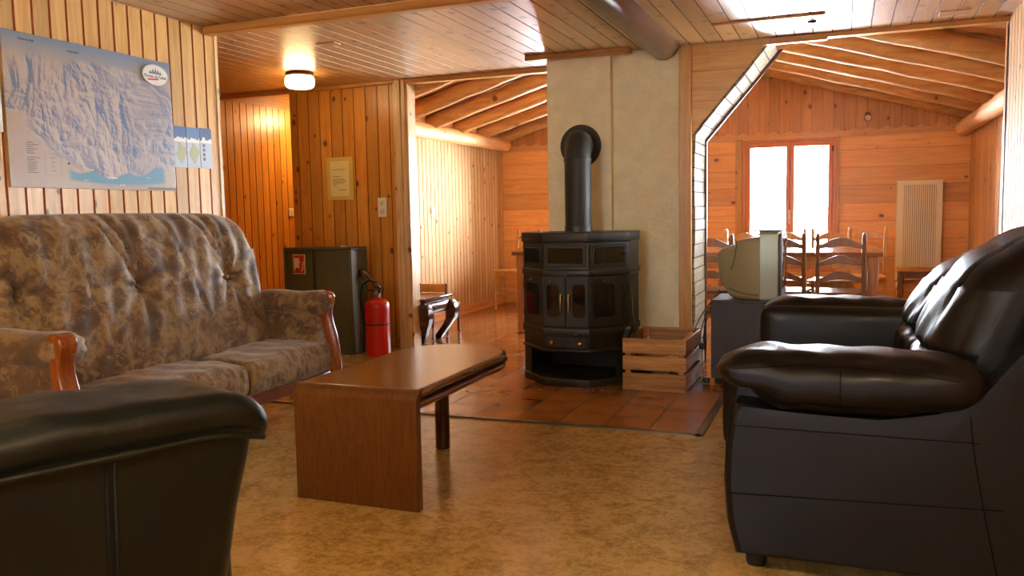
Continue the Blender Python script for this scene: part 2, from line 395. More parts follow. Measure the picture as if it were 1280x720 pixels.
MB().box(-3.60, -3.462, 4.035, 4.06, 0, CZ).build('trim_2', pale_post, kind='structure', bevel=.003)
board_wall('wall_hall_left', [pine_hall, GROOVED], 'X', -5.4, 1, [(3.5, 9.2, 0, CZ)], .1, 6.3, .010, .007, .06)
board_wall('wall_hall_back', [pine_part, GROOVED], 'Y', 9.15, -1, [(-5.45, -4.45, 0, CZ)], .115, -3.42, .008, .006, .05)
board_wall('wall_hall_front', [pine_part, GROOVED], 'Y', 3.55, 1, [(-5.45, -3.6, 0, CZ)], .115, -3.42, .008, .006, .05)
board_wall('wall_partition', [pine_part, GROOVED], 'Y', 6.2, -1, [(-4.53, -3.46, 0, CZ)], .115, -3.42, .007, .005, .05)
board_wall('wall_hall_right', [pine_hall, GROOVED], 'X', -4.53, -1, [(6.26, 9.15, 0, CZ)], .1, 6.3, .008, .006, .05)
MB().box(-5.4, -4.53, 6.18, 6.24, CZ-.035, CZ).build('trim_3', trimX, kind='structure')
MB().box(-4.53, -3.80, 6.165, 6.2, CZ-.03, CZ).box(-3.80, -3.46, 6.15, 6.2, CZ-.025, CZ).build('trim_4', trimX, kind='structure', bevel=.003)
# door post at the left opening: stepped mouldings
pm = MB(); pm.box(-3.475, -3.445, 6.155, 6.30, 0, CZ); pm.box(-3.445, -3.40, 6.135, 6.30, 0, CZ); pm.box(-3.40, -3.365, 6.15, 6.30, 0, CZ); pm.box(-3.365, -3.345, 6.165, 6.30, 0, CZ)
pm.build('trim_5', pale_post, kind='structure', bevel=.004)
MB().box(-3.46, -1.97, 6.16, 6.24, CZ-.035, CZ).build('trim_6', trimX, kind='structure', bevel=.004)
# back room shell
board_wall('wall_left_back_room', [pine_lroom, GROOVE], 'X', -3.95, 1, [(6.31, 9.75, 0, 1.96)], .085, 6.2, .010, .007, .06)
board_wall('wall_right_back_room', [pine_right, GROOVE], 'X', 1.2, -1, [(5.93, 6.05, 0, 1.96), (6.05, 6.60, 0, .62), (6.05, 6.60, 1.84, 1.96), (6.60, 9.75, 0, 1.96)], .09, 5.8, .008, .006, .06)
board_wall('wall_right', [pine_right, GROOVED], 'X', .90, -1, [(-1.5, 5.86, 0, CZ)], .09, 5.8, .008, .007, .06)
MB().box(.90, 1.26, 5.80, 5.92, 0, CZ).build('wall_right_return', pine_gable, kind='structure')
MB().box(-3.98, -3.46, 6.255, 6.272, 0, CZ+.06).build('wall_partition_back', pine_part, kind='structure')
MB().box(-4.2, -3.1, 5.86, 6.34, CZ+.042, CZ+.08).build('ceiling_cap', deck, kind='structure')  # unseen cap, added to block light leaking in above the partition
MB().prism([(-3.99, CZ+.001), (1.3, CZ+.001), (1.3, 2.3), (-1.35, 2.95), (-3.99, 2.3)], 5.861, 5.90).build('wall_above_header', deck, kind='structure')
WX = [(-1.057, -.068, .42, 1.87), (-3.27, -1.68, .42, 1.87)]
xs = [-3.98, -3.27, -1.68, -1.057, -.068, 1.22]
rects = [(xs[0], xs[1]), (xs[2], xs[3]), (xs[4], xs[5])]
mbk = MB()
for a, b in rects: mbk.box(a, b, 9.7, 9.8, 0, 1.95)
for a, b in ((xs[1], xs[2]), (xs[3], xs[4])): mbk.box(a, b, 9.7, 9.8, 0, .42); mbk.box(a, b, 9.7, 9.8, 1.87, 1.95)
mbk.build('wall_back', pine_back, kind='structure')
RZ = lambda x: 2.704-.292*abs(x+1.35)          # underside of the rafters
# gable: upright boards with a scalloped lower edge
gp = [(-3.98, RZ(-3.98)+.18)]
n = 32; x0, x1 = -3.98, 1.22
low = []
for i in range(n):
    a = x0+(x1-x0)*i/n; b = x0+(x1-x0)*(i+1)/n
    for k in range(6):
        t = k/6; low.append((a+(b-a)*t, 1.965-.034*math.sin(PI*t)))
low.append((x1, 1.965))
gp = low+[(x1, RZ(x1)+.18), (-1.35, RZ(-1.35)+.18), (x0, RZ(x0)+.18)]
MB().prism(gp, 9.672, 9.80).build('wall_gable', pine_gable, kind='structure')
MB().box(-3.98, 1.22, 9.685, 9.70, 1.87, 1.99).build('trim_7', pine('pale_cornice_board', 'e2a862', 'd39350', across='Z', along='X', knots=.3), kind='structure')
dk = MB(); dk.prism([(-4.1, RZ(-4.1)+.155), (-1.35, RZ(-1.35)+.155), (1.35, RZ(1.35)+.155), (1.35, RZ(1.35)+.20), (-1.35, RZ(-1.35)+.20), (-4.1, RZ(-4.1)+.20)], 6.32, 9.85)
dk.prism([(-3.2, RZ(-3.2)+.155), (-1.35, RZ(-1.35)+.155), (1.35, RZ(1.35)+.155), (1.35, RZ(1.35)+.20), (-1.35, RZ(-1.35)+.20), (-3.2, RZ(-3.2)+.20)], 5.85, 6.32)
dk.build('ceiling_back_room', deck, kind='structure')
MB().box(-4.06, -3.962, 6.33, 9.8, 1.9, 2.2).build('wall_top_plate_left', deck, kind='structure'); MB().box(1.21, 1.3, 5.93, 9.8, 1.9, 2.2).build('wall_top_plate_right', deck, kind='structure')
MB().box(-3.95, -3.935, 6.3, 9.7, 0, .09).build('baseboard_left', trimY, kind='structure', bevel=.003)

# rear of the lounge, behind the camera
board_wall('wall_front', [pine_part, GROOVED], 'Y', -1.5, 1, [(-3.5, -1.6, 0, CZ), (-1.6, -.7, 0, .9), (-1.6, -.7, 1.85, CZ), (-.7, 1.0, 0, CZ)], .115, 0, .008, .006, .08)
wb = MB()
for q in ((-1.6, -1.53, .9, 1.85), (-.77, -.7, .9, 1.85), (-1.53, -.77, .9, .97), (-1.53, -.77, 1.78, 1.85)): wb.box(q[0], q[1], -1.57, -1.51, q[2], q[3])
wbo = wb.build('window_4_fill', trimZ, kind='structure', bevel=.003)  # unseen window, added for frontal daylight on the chimney
MB().box(-1.54, -.76, -1.545, -1.541, .96, 1.79).build('pane', glass_m, wbo)

# windows of the back room
def casement(name, x0, x1, z0, z1, lab):
    f = MB(); t = .045; Y0, Y1 = 9.69, 9.76
    f.box(x0, x0+t, Y0, Y1, z0, z1); f.box(x1-t, x1, Y0, Y1, z0, z1); f.box(x0+t, x1-t, Y0, Y1, z1-t*.6, z1); f.box(x0+t, x1-t, Y0, Y1, z0, z0+t)
    fr = f.build(name, pine_win, kind='structure', bevel=.004)
    mid = (x0+x1)/2+.015; a0, a1 = x0+t, x1-t
    for a, b in ((a0, mid), (mid, a1)):
        c = MB(); s = .052; sl = .035 if a == a0 else .045; 
        c.box(a, a+.045, 9.685, 9.74, z0+t, z1-t*.6); c.box(b-.045, b, 9.685, 9.74, z0+t, z1-t*.6)
        c.box(a+.045, b-.045, 9.685, 9.74, z1-t*.6-.055, z1-t*.6); c.box(a+.045, b-.045, 9.685, 9.74, z0+t, z0+t+.07)
        co = c.build('casement', pine_win, fr, bevel=.004)
        MB().box(a+.04, b-.04, 9.71, 9.714, z0+t+.06, z1-t*.6-.05).build('pane', glass_m, co)
    h = MB(); h.box(mid-.012, mid+.012, 9.675, 9.686, 1.00, 1.10); h.tube([(mid, 9.68, 1.06), (mid, 9.655, 1.06), (mid, 9.65, 1.05), (mid, 9.65, .95)], .008, 8)
    h.build('handle', white_p, fr, smooth=50)
    for z in (z0+.25, z1-.12): MB().tube([(x1-t, 9.68, z-.03), (x1-t, 9.68, z+.03)], .008, 8).build('hinge', plain('dark_hinge', '3a2c20', .4, .8), fr, smooth=50)
    # casing boards on the wall
    cs = MB(); cs.box(x0-.07, x0, 9.675, 9.70, z0-.05, 1.885); cs.box(x1, x1+.02, 9.675, 9.70, z0-.05, 1.885)
    cs.build('casing', trimZ, fr, bevel=.003)
    return fr
pine_win = pine('window_pine', 'c8763c', 'b5622c', '7a3a14', across='X', along='Z', knots=.1, rough=.3)
casement('window_1', *WX[0], 'a'); casement('window_2', *WX[1], 'b')
w4 = MB()
for q in ((6.05, 6.11, .62, 1.84), (6.54, 6.60, .62, 1.84), (6.11, 6.54, .62, .70), (6.11, 6.54, 1.78, 1.84)): w4.box(1.20, 1.25, q[0], q[1], q[2], q[3])
w4o = w4.build('window_3', pine_win, kind='structure', bevel=.003)
MB().box(1.222, 1.226, 6.10, 6.55, .69, 1.79).build('pane', glass_m, w4o)

# chimney breast, post, reveal, triangle
ch = MB(); ch.box(-1.985, -1.515, 5.74, 6.5, 0, 2.9); ch.box(-1.525, -1.05, 5.80, 6.5, 0, 2.9)
ch.build('wall_chimney', plaster, kind='structure', bevel=.006)
MB().box(-1.05, -.965, 5.775, 6.24, 0, CZ).build('trim_8', trimZ, kind='structure', bevel=.004)
MB().prism([(-.965, 1.63), (-.965, CZ), (-.455, CZ)], 5.80, 5.83).build('wall_corner_brace', pine('brace_boards', 'cf9c46', 'b98434', '4a2410', across='Z', along='X', pitch=.2, off=.05, seam=.002, knots=.5, kscale=7), kind='structure')
rv = MB(); T = .02
z = .0; YA, YB = 5.80, 6.235
k = 0
while z < 1.63:
    h = min(.088+.012*math.sin(k*2.1), 1.63-z); dx = .004*math.sin(k*5.3)
    rv.box(-.965, -.945+dx, YA, YB+.006*math.sin(k*3.), z+.003, z+h-.003); z += h; k += 1
s45 = Vector((.51, 0, .60)); L = s45.length; s45.normalize(); nn = Vector((s45.z, 0, -s45.x))
t = 0
while t < L:
    h = min(.10+.01*math.sin(k), L-t); a = Vector((-.965, 0, 1.63))+s45*(t+.003); b = Vector((-.965, 0, 1.63))+s45*(t+h-.003); d = nn*(.02+.003*math.sin(k*5.))
    rv.prism([(a.x, a.z), (b.x, b.z), (b.x+d.x, b.z+d.z), (a.x+d.x, a.z+d.z)], YA, YB); t += h; k += 1
rv.build('trim_9', rev_m, kind='structure', bevel=.003)
MB().prism([(-.967, .0), (-.949, 0), (-.949, 1.627), (-.44, 2.225), (-.455, 2.235), (-.967, 1.634)], YA+.004, YB-.004).build('trim_10', rev_g, kind='structure')
MB().box(-.952, -.93, YB, YB+.02, 0, 1.62).prism([(-.952, 1.62), (-.93, 1.61), (-.405, 2.225), (-.435, 2.23)], YB, YB+.02).build('trim_11', plain('dark_edge_strip', '5a2c14', .4), kind='structure')
MB().prism([(-.965, 5.9), (-.9651, 6.24), (-1.05, 6.5), (-1.05, 5.9)], 0, 2.9, 'Z').build('wall_chimney_side', plaster, kind='structure')
MB().box(-.46, .90, 5.80, 5.87, CZ-.028, CZ).build('trim_12', trimX, kind='structure', bevel=.004)
MB().box(-2.12, -1.36, 5.66, 5.74, CZ-.035, CZ).build('trim_13', trimX, kind='structure', bevel=.004)
MB().box(-3.46, -1.25, 3.93, 4.01, CZ-.05, CZ).build('trim_14', trimX, kind='structure', bevel=.012)
# attic hatch
hb = MB(); hb.box(-.75, -.11, 5.20, 5.225, CZ-.014, CZ); hb.box(-.50, -.11, 5.765, 5.80, CZ-.05, CZ-.028); 
hb.build('trim_15', trimX, kind='structure', bevel=.002)
lt = tag(MB().box(-.215, -.165, 5.40, 5.42, CZ-.012, CZ).box(-.195, -.18, 5.385, 5.435, CZ-.018, CZ-.01).build('hatch_latch', black_m, bevel=.002), 'small black latch on the ceiling hatch above the dining opening', 'latch')
pt = MB().box(.50, .66, 5.48, 5.60, CZ-.006, CZ); tag(pt.build('ceiling_patch', plain('patch_wood', 'b08050', .4), bevel=.001), 'small brown patch board on ceiling at the right above dining opening', 'patch board')
pt = MB().box(-3.17, -3.03, 4.64, 4.72, CZ-.006, CZ); tag(pt.build('ceiling_patch', plain('patch_wood_left', 'b08050', .4), bevel=.001), 'small brown patch board on ceiling beyond the crossbeam, at the left', 'patch board')

# round log beam under the ceiling
bm_ = MB(); pts = [(-1.15+.006*math.sin(i), .2+i*.36, 2.245+.004*math.sin(i*1.7)) for i in range(16)]; pts[-1] = (-1.145, 5.76, 2.245)
bm_.tube(pts, [.105+.004*math.sin(i*2.3) for i in range(16)], 24)
tag(bm_.build('ceiling_beam', log_dark, smooth=60), 'thick dark round log beam under the ceiling, running to the chimney', 'beam')

# plate logs and rafters
def logtube(p0, p1, r, seed, n=14):
    rs = random.Random(seed); p0 = Vector(p0); p1 = Vector(p1); m = MB(); pts = []; rr = []
    for i in range(n+1):
        t = i/n; q = p0.lerp(p1, t)+Vector((0, rs.uniform(-.004, .004), rs.uniform(-.004, .004))); pts.append(q); rr.append(r*(1+rs.uniform(-.035, .035)))
    m.tube(pts, rr, 16); return m
tag(logtube((-3.88, 6.3, 1.955), (-3.88, 9.62, 1.955), .078, 1).build('plate_log', log_y, smooth=60), 'peeled log along top of left dining room wall', 'log')
tag(logtube((1.118, 5.95, 1.895), (1.118, 9.63, 1.895), .075, 2).build('plate_log', log_y, smooth=60), 'peeled log along top of right dining room wall', 'log')
order = ['nearest the window wall', 'second from the window wall', 'third from the window wall', 'fourth from the window wall', 'fifth from the window wall', 'sixth from the window wall']
for side in (-1, 1):
    for i in range(6):
        y = 9.52-.63*i
        xe = -3.93 if side < 0 else 1.17
        p1 = (xe, y, RZ(xe)+.075); p0 = (-1.35+side*.085, y, RZ(-1.35)+.05)
        o = logtube(p0, p1, .074, 10+i+side*50).build('log_rafter', log_x, smooth=60)
        tag(o, 'peeled log rafter on the %s roof slope, %s' % ('left' if side < 0 else 'right', order[i]), 'rafter', 'log rafters')
# spacer blocks between the left rafters above the plate log
for i in range(5):
    y = 9.205-.63*i
    tag(MB().box(-3.94, -3.89, y-.22, y+.22, 2.036, 2.2).build('eave_block', log_y), 'pale blocking board between log rafters, above left plate log, %s' % order[i].replace('window wall', 'window'), 'blocking board', 'eave blocking')

# ================================================================== upholstered sofa by the map wall
SX, SY = -3.15, 3.16
sofa = thing('upholstered_sofa', 'floral brown velvet sofa with carved cherry arm fronts, under the ski map', 'sofa', (SX, SY, 0))
def tuft(q):
    # local coordinates; back cushion face looks to +x. pleats and buttons are real dents in the padding
    x, y, z = q
    t = max(0, min(1, (z-.36)/.78))
    x = x - .17*t + .012                      # lean back
    if q.x > 0:
        d = 0
        for by in (-.70, -.08, .555):
            dy, dz = y-by, z-.80
            r = math.hypot(dy, dz)
            d -= .045*math.exp(-(r/.04)**2) + .026*math.exp(-(r/.12)**2)
            th = math.atan2(dz, dy)
            d += .011*math.sin(th*8+by*7)*math.exp(-(r/.17)**2)*min(1, r/.03)
            # pleats fanning to the top edge
            if dz > 0:
                for s in (-.30, .0, .26):
                    c = by + s*dz*1.0 - .30*dz
                    d -= .018*math.exp(-((y-c)/(.008+.010*dz))**2)*min(1, dz/.04)
            for s in (-.75, .55):
                c = by+s*abs(dz) if dz < 0 else 99
                d -= .009*math.exp(-((y-c)/.018)**2)*math.exp(dz/.14)
        for gy in (-.39, .24):                 # long seams between the tufts
            c = gy + .30*(.80-z)
            d -= .012*math.exp(-((y-c)/.008)**2)
        d += .006*math.sin(y*31+z*9)*t + .004*math.sin(y*57-z*14)
        x += d
    top = max(0, z-1.0)
    y = y*(1-.55*top) if abs(y) > .6 else y
    if z > .95 and abs(y) > .55: z -= ((abs(y)-.55)/.28)**2*.075
    return Vector((x, y, z))
MB().puff((-.02, 0, .75), (.11, .83, .395), .09, (.03, 0, .012), 90, tuft).build('backrest', velvet_m, sofa, smooth=80)
for by in (-.70, -.08, .555): MB().lathe([(.0005, .006), (.009, .004), (.012, 0), (.010, -.004)], 12, Matrix.Translation((-.028, by, .80)) @ Matrix.Rotation(R(80), 4, 'Y')).build('button', velvet_m, sofa, smooth=60)
def seatfn(y0):
    def f(q):
        x, y, z = q
        if x > .30:                            # gathered front edge
            g = .0045*math.sin((y-y0)*240+3*math.sin((y-y0)*31))+.003*math.sin((y-y0)*150+z*20)
            x += g*min(1, (x-.30)/.06)
        if z > .36: z += .004*math.sin(x*26+y*9)+.003*math.sin(y*37-x*12)
        return Vector((x, y, z))
    return f
for a, b in ((-.765, .155), (.16, .945)):
    yc = (a+b)/2
    MB().puff((.10, yc, .320), (.34, (b-a)/2, .088), .055, (.012, .0, .016), 60, seatfn(yc)).build('seat_cushion', velvet_m, sofa, smooth=80)
for q in ((.38, .415, -.86, .92), (-.24, -.20, -.86, .92), (-.24, .41, -.88, -.84), (-.24, .41, .88, .92)): MB().box(*q, .17, .235).build('seat_rail', cherry_y, sofa, bevel=.006)
MB().box(-.22, .39, -.85, .9, .21, .24).build('seat_base', plain('dark_webbing', '2a2018', .8), sofa)
for lx in (-.06, .36):
    for ly in (-.80, .77):
        g = MB(); g.rings([[(lx-s, ly-s, z), (lx+s, ly-s, z), (lx+s, ly+s, z), (lx-s, ly+s, z)] for z, s in ((0, .020), (.18, .030))])
        g.build('leg', cherry_y, sofa, bevel=.004)
def armf(sgn):
    def f(q):
        x, y, z = q
        # rolled top, narrower below
        if z < .52: y = y*1.0
        x += .0
        g = max(0, (x-.30)/.09)
        y += .004*math.sin(z*70)*g
        z += .003*math.sin(x*38)
        return Vector((x, y, z))
    return f
for sgn, yc in ((-1, -.855), (1, .855)):
    a = MB()
    # panel: the upholstered wall below the roll
    a.puff((.06, yc, .42), (.32, .055, .205), .03, (0, .012, 0), 14)
    ao = a.build('armrest', velvet_m, sofa, smooth=80)
    rl = MB(); rg = []
    for i in range(25):
        t = i/24; x = -.22+t*.66; e = min(1, math.sin(PI*min(1, max(0, t)))*5+.0)
        k = 1-.0*t; end = max(0, 1-abs((t-.5)*2)**14)**.5
        rr = []
        for j in range(28):
            an = 2*PI*j/28
            w = .010*math.sin(an*9+t*3)*max(0, (t-.86)/.14)
            ry = (.088+.0+w)*(.25+.75*end); rz = (.072+w)*(.25+.75*end)
            rr.append((x, yc+ry*math.cos(an), .628+rz*math.sin(an)+.004*math.sin(x*20)))
        rg.append(rr)
    rl.rings(rg); rl.build('arm_roll', velvet_m, ao, smooth=80)
    # carved front post: knob at the top, waist, flared down to the rail
    prof = [(.390, .695), (.430, .70), (.458, .685), (.466, .655), (.455, .62), (.442, .585), (.442, .55), (.455, .50), (.472, .44), (.486, .37), (.494, .29), (.496, .17), (.440, .17), (.438, .26), (.430, .35), (.412, .44), (.397, .52), (.388, .60), (.383, .66)]
    w = .048 if sgn < 0 else .032
    prof2 = [(x-.015, z) for x, z in prof]
    MB().prism(prof2, yc-w+.02*sgn, yc+w*.7+.02*sgn).build('arm_post', cherry, sofa, bevel=.011, seg=4)
    MB().box(-.26, -.215, yc-.045, yc+.045, .17, .60).build('rear_post', cherry, sofa, bevel=.008)

# ================================================================== coffee table
ct = thing('coffee_table', 'dark oak coffee table with waterfall end and rounded far end, between the sofas', 'coffee table', (-1.745, 2.71, 0))
HW = .279
def outline(y0, y1, hw, rad, ins=0):
    """plan: straight at y0, rounded far end at y1"""
    p = [(hw-ins, y0)]
    a = .30
    p += [((hw-ins)*math.cos(R(t))**.75 if t < 90 else 0, (y1-rad)+(rad-ins)*math.sin(R(t))**.9) for t in range(0, 90, 6)]
    q = [(-x, y) for x, y in p[::-1]]
    return p+[(0, y1-ins)]+q
top = MB(); zt = .464; r = .045; th = .034
pl = outline(r, 1.10, HW, .30)
# slab with half-round edge
def slab(mb, y0, y1, z1, th, rad):
    rs = []
    o = outline(y0, y1, HW, rad, th/2+.008); rs.append([(x, y, z1-th) for x, y in o])
    for t in range(-90, 91, 30):
        ins = th/2*(1-math.cos(R(t))); z = z1-th/2+th/2*math.sin(R(t))
        o = outline(y0, y1, HW, rad, ins); rs.append([(x, y, z) for x, y in o])
    o = outline(y0, y1, HW, rad, th/2+.008); rs.append([(x, y, z1) for x, y in o])
    mb.rings(rs)
slab(top, r, 1.10, zt, th, .30)
top.build('table_top', oak_top, ct, smooth=40)
wf = MB(); sec = [(r, zt)]+[(r-r*math.sin(R(a)), zt-r+r*math.cos(R(a))) for a in range(10, 91, 10)]+[(0, 0), (th, 0)]+[(r-(r-th)*math.sin(R(a)), zt-r+(r-th)*math.cos(R(a))) for a in range(90, -1, -15)]
wf.prism(sec, -HW+.004, HW-.004, 'X').build('end_panel', oak_leg, ct, bevel=.008, seg=3, smooth=30)
sh = MB(); slab(sh, .0345, 1.085, zt-th-.014, .026, .29); sh.build('under_shelf', oak('stained_oak_edge', '6e3a12', '4a2409', 'Y', 'X', .25), ct, smooth=40)
MB().box(-HW+.03, HW-.03, .06, .98, zt-th-.016, zt-th+.002).build('spacer', plain('dark_spacer', '2a1408', .5), ct)
MB().lathe([(.034, 0), (.035, .004), (.035, zt-th-.04)], 24, Matrix.Translation((-.035, .83, 0))).build('leg', oak('stained_oak_post', '5e3212', '40200a', 'Z', 'X', .25), ct, smooth=40)

# ================================================================== wood stove
sx, sy0 = -1.63, 5.25
stove = thing('wood_stove', 'black steel wood stove with hexagonal front and brass handles, before the chimney', 'stove', (sx, sy0, 0))
iron = plain('olive_black_cast_steel', '1d1b11', .5, .0, spec=.5, var=.12)
iron2 = plain('olive_black_steel_rim', '201e17', .45, .0)
fglass = plain('smoked_stove_glass', '0e1010', .06, 0, .3)
inside = plain('black_recess', '0d0f0e', .5)  # plain black for the back of the open compartment
def sp(g, back=.30):
    return [(-.37-g, back), (-.37-g, 0-g*.4), (-.15-g*.4, -.22-g), (.15+g*.4, -.22-g), (.35+g, 0-g*.4), (.35+g, back)]
def sect(mb, z0, z1, g): mb.prism(sp(g), z0, z1, 'Z')
b = MB(); sect(b, .235, .93, 0.0); b.build('body', iron, stove, bevel=.004)
b = MB(); sect(b, 0, .055, .006); b.build('plinth', iron2, stove, bevel=.004)
b = MB(); sect(b, .93, .992, .010); b.build('top_plate', iron2, stove, bevel=.006)
for z_ in ((.715, .758), (.335, .385), (.228, .25)):
    b = MB(); sect(b, *z_, .010); b.build('band', iron2, stove, bevel=.008)
# open compartment at the bottom: side cheeks, back, floor
b = MB(); P6 = sp(0)
def lerp2(a, c, t): return (a[0]+(c[0]-a[0])*t, a[1]+(c[1]-a[1])*t)
lc = [P6[0], P6[1], lerp2(P6[1], P6[2], .34), (P6[1][0]+.10, .28)]
rc = [P6[5], P6[4], lerp2(P6[4], P6[3], .34), (P6[4][0]-.10, .28)]
b.prism(lc, .055, .23, 'Z'); b.build('cheek', iron, stove, bevel=.003)
MB().prism(rc[::-1], .055, .23, 'Z').build('cheek', iron, stove, bevel=.003)
MB().box(-.30, .28, .27, .29, .055, .23).build('recess_back', inside, stove)
def face_frame(a, c):
    """matrix mapping local (u, out, z) to a face between plan points a and c"""
    a = Vector((a[0], a[1], 0)); c = Vector((c[0], c[1], 0)); u = (c-a).normalized(); o = Vector((u.y, -u.x, 0))
    Mx = Matrix(((u.x, o.x, 0, a.x), (u.y, o.y, 0, a.y), (0, 0, 1, 0), (0, 0, 0, 1))); return Mx, (c-a).length
faces = [face_frame(P6[1], P6[2]), face_frame(P6[2], P6[3]), face_frame(P6[3], P6[4])]
def plate(name, mat, fi, u0, u1, z0, z1, r, d0, d1, parent, bev=.002):
    return MB().prism([(u, z) for u, z in rrect(u0, u1, z0, z1, r)], d0, d1, 'Y', M=faces[fi][0]).build(name, mat, parent, bevel=bev)
Ls = [f[1] for f in faces]
for fi in range(3):
    L = Ls[fi]
    o = plate('oven_frame', iron2, fi, .012 if fi else .02, L-.012, .775, .915, .012, 0, .008, stove, .003)
    plate('oven_glass', fglass, fi, .035 if fi else .05, L-.035, .797, .895, .006, .006, .011, o)
# doors: each wraps a bevel and half of the front
for di, (fb, side) in enumerate(((0, -1), (2, 1))):
    L = Ls[fb]
    d = plate('door', iron2, fb, .02 if fb == 0 else .0, L-(0. if fb == 0 else .05), .392, .708, .008, 0, .009, stove, .003)
    u0, u1 = (.07, L-.05) if fb == 0 else (.03, L-.11)
    plate('door_glass', fglass, fb, u0, u1, .455, .665, .022, .008, .0125, d)
    a, c = (.0, .148) if side < 0 else (.152, .30)
    e = MB().prism(rrect(a, c, .392, .708, .006), 0, .010, 'Y', M=faces[1][0]); ew = e.build('door_panel', iron2, d, bevel=.003)
    g0, g1 = (.022, .105) if side < 0 else (.195, .28)
    plate('door_glass', fglass, 1, g0, g1, .455, .665, .024, .009, .0135, d)
    hu = .124 if side < 0 else .176
    Mx = faces[1][0]
    h = MB(); h.tube([Mx @ Vector(p) for p in ((hu, .010, .60), (hu, .034, .60), (hu, .038, .585), (hu, .038, .50), (hu, .034, .485), (hu, .010, .485))], .0065, 10)
    h.build('handle', brass, d, smooth=50)
    for ff, uu in ((1, (g0+g1)/2), (fb, (u0+u1)/2)):
        MB().box(uu-.025, uu+.025, .010, .014, .682, .692, M=faces[ff][0]).build('vent_slide', black_m, d)
        MB().lathe([(.007, 0), (.007, .012), (.004, .016)], 12, faces[ff][0] @ Matrix.Translation((uu-.012, .012, .687)) @ Matrix.Rotation(R(-90), 4, 'X')).build('vent_knob', brass, d, smooth=40)
    uu = .028 if fb == 0 else L-.038
    for z in (.46, .64): MB().tube([faces[fb][0] @ Vector((uu, .011, z-.018)), faces[fb][0] @ Vector((uu, .011, z+.018))], .006, 8).build('hinge', iron2, d, smooth=50)
c = plate('control_panel', iron2, 1, .015, .285, .258, .328, .004, .0, .012, stove)
for uu, z, m_, r_ in ((.055, .290, brass, .015), (.245, .290, brass, .015), (.225, .352, brass, .009)):
    MB().lathe([(r_*.6, 0), (r_*.6, .010), (r_, .014), (r_, .022), (r_*.5, .028)], 16, faces[1][0] @ Matrix.Translation((uu, .010, z)) @ Matrix.Rotation(R(-90), 4, 'X')).build('knob', m_, stove, smooth=40)
MB().lathe([(.024, 0), (.024, .010), (.014, .010), (.014, .001)], 20, faces[1][0] @ Matrix.Translation((.15, .010, .292)) @ Matrix.Rotation(R(-90), 4, 'X')).build('draft_dial', black_m, stove, smooth=30)
em = MB().lathe([(.020, 0), (.020, .006), (.016, .006), (.016, .003)], 24, faces[1][0] @ Matrix.Translation((.15, .008, .737)) @ Matrix.Rotation(R(-90), 4, 'X')); em.build('emblem', iron2, stove, smooth=30)
MB().box(.132, .168, .012, .016, .733, .741, M=faces[1][0]).build('emblem_bar', iron2, stove)
MB().lathe([(.006, 0), (.006, .02), (.010, .024), (.010, .03)], 12, faces[2][0] @ Matrix.Translation((Ls[2]-.035, .008, .85)) @ Matrix.Rotation(R(-90), 4, 'X')).build('oven_latch', black_m, stove, smooth=40)
fp = thing('stove_pipe', 'black round flue pipe bending from the stove into the chimney wall', 'pipe', (sx-.02, 5.38, 0))
pts = [(0, 0, .992), (0, 0, 1.2), (0, 0, 1.47)]+[(0, .115-.115*math.cos(R(a)), 1.47+.115*math.sin(R(a))) for a in range(15, 91, 15)]+[(0, .36, 1.585)]
# pipe swings slightly left and back towards the rosette
pts = [(p[0]-.085*p[1]/.36, p[1], p[2]) for p in pts]
pipe_m = plain('matt_pipe_black', '25241c', .55, .05)
MB().tube(pts, [.089]*len(pts), 28).build('pipe', pipe_m, fp, smooth=50)
MB().lathe([(.093, .992), (.093, 1.02), (.089, 1.03)], 28).build('collar', iron2, fp, smooth=40)
MB().lathe([(.093, 1.455), (.0935, 1.475), (.089, 1.48)], 28).build('joint_ring', pipe_m, fp, smooth=40)
MB().lathe([(.150, 0), (.150, .006), (.10, .014), (.096, .03)], 40, Matrix.Translation((-.085, .358, 1.585)) @ Matrix.Rotation(R(90), 4, 'X')).build('rosette', pipe_m, fp, smooth=40)

# ================================================================== crate with firewood
cr_m = pine('crate_boards', 'bd8c4a', '8a5a28', '2c1408', across='Z', along='X', knots=.35, kscale=6, rough=.5, pitch=.155, off=.0, var=.2)
cr_y = pine('crate_side_boards', 'b08050', '8a5a30', '2c1408', across='Z', along='Y', knots=.35, kscale=6, rough=.45, pitch=.155, var=.2)
crate = thing('wooden_crate', 'slatted wooden crate on the hearth tiles, right of the stove', 'crate', (-1.27, 5.05, .006))
W_, D_ = .395, .57
for k, (z0, z1) in enumerate(((.0, .108), (.128, .215), (.232, .325))):
    for y in (0, D_-.014): MB().box(0, W_, y, y+.014, z0, z1).build('slat', cr_m, crate, bevel=.0025)
    for x in (0, W_-.014): MB().box(x, x+.014, .014, D_-.014, z0+.004, z1+(-.004)).build('slat', cr_y, crate, bevel=.0025)
for x in (.014, W_-.05):
    for y in (.014, D_-.05): MB().box(x, x+.036, y, y+.036, .0, .315).build('corner_post', cr_m, crate, bevel=.002)
MB().box(.014, W_-.014, .014, D_-.014, .0, .012).build('bottom', cr_m, crate)
nl = MB()
for z in (.03, .08, .15, .195, .255, .30):
    for x in (.022, .035, W_-.022, W_-.035): nl.lathe([(.0025, 0), (.0025, .002)], 8, Matrix.Translation((x, 0, z)) @ Matrix.Rotation(R(90), 4, 'X'))
nl.build('nail', plain('rusty_nail', '3a2418', .6, .5), crate)
bark = plain('firewood_bark', '6e5238', .85, bumpv=(60, .6, .01), var=.25)
split = pine('split_firewood', 'd8b078', 'b98848', across='X', along='Y', knots=.1, rough=.7)
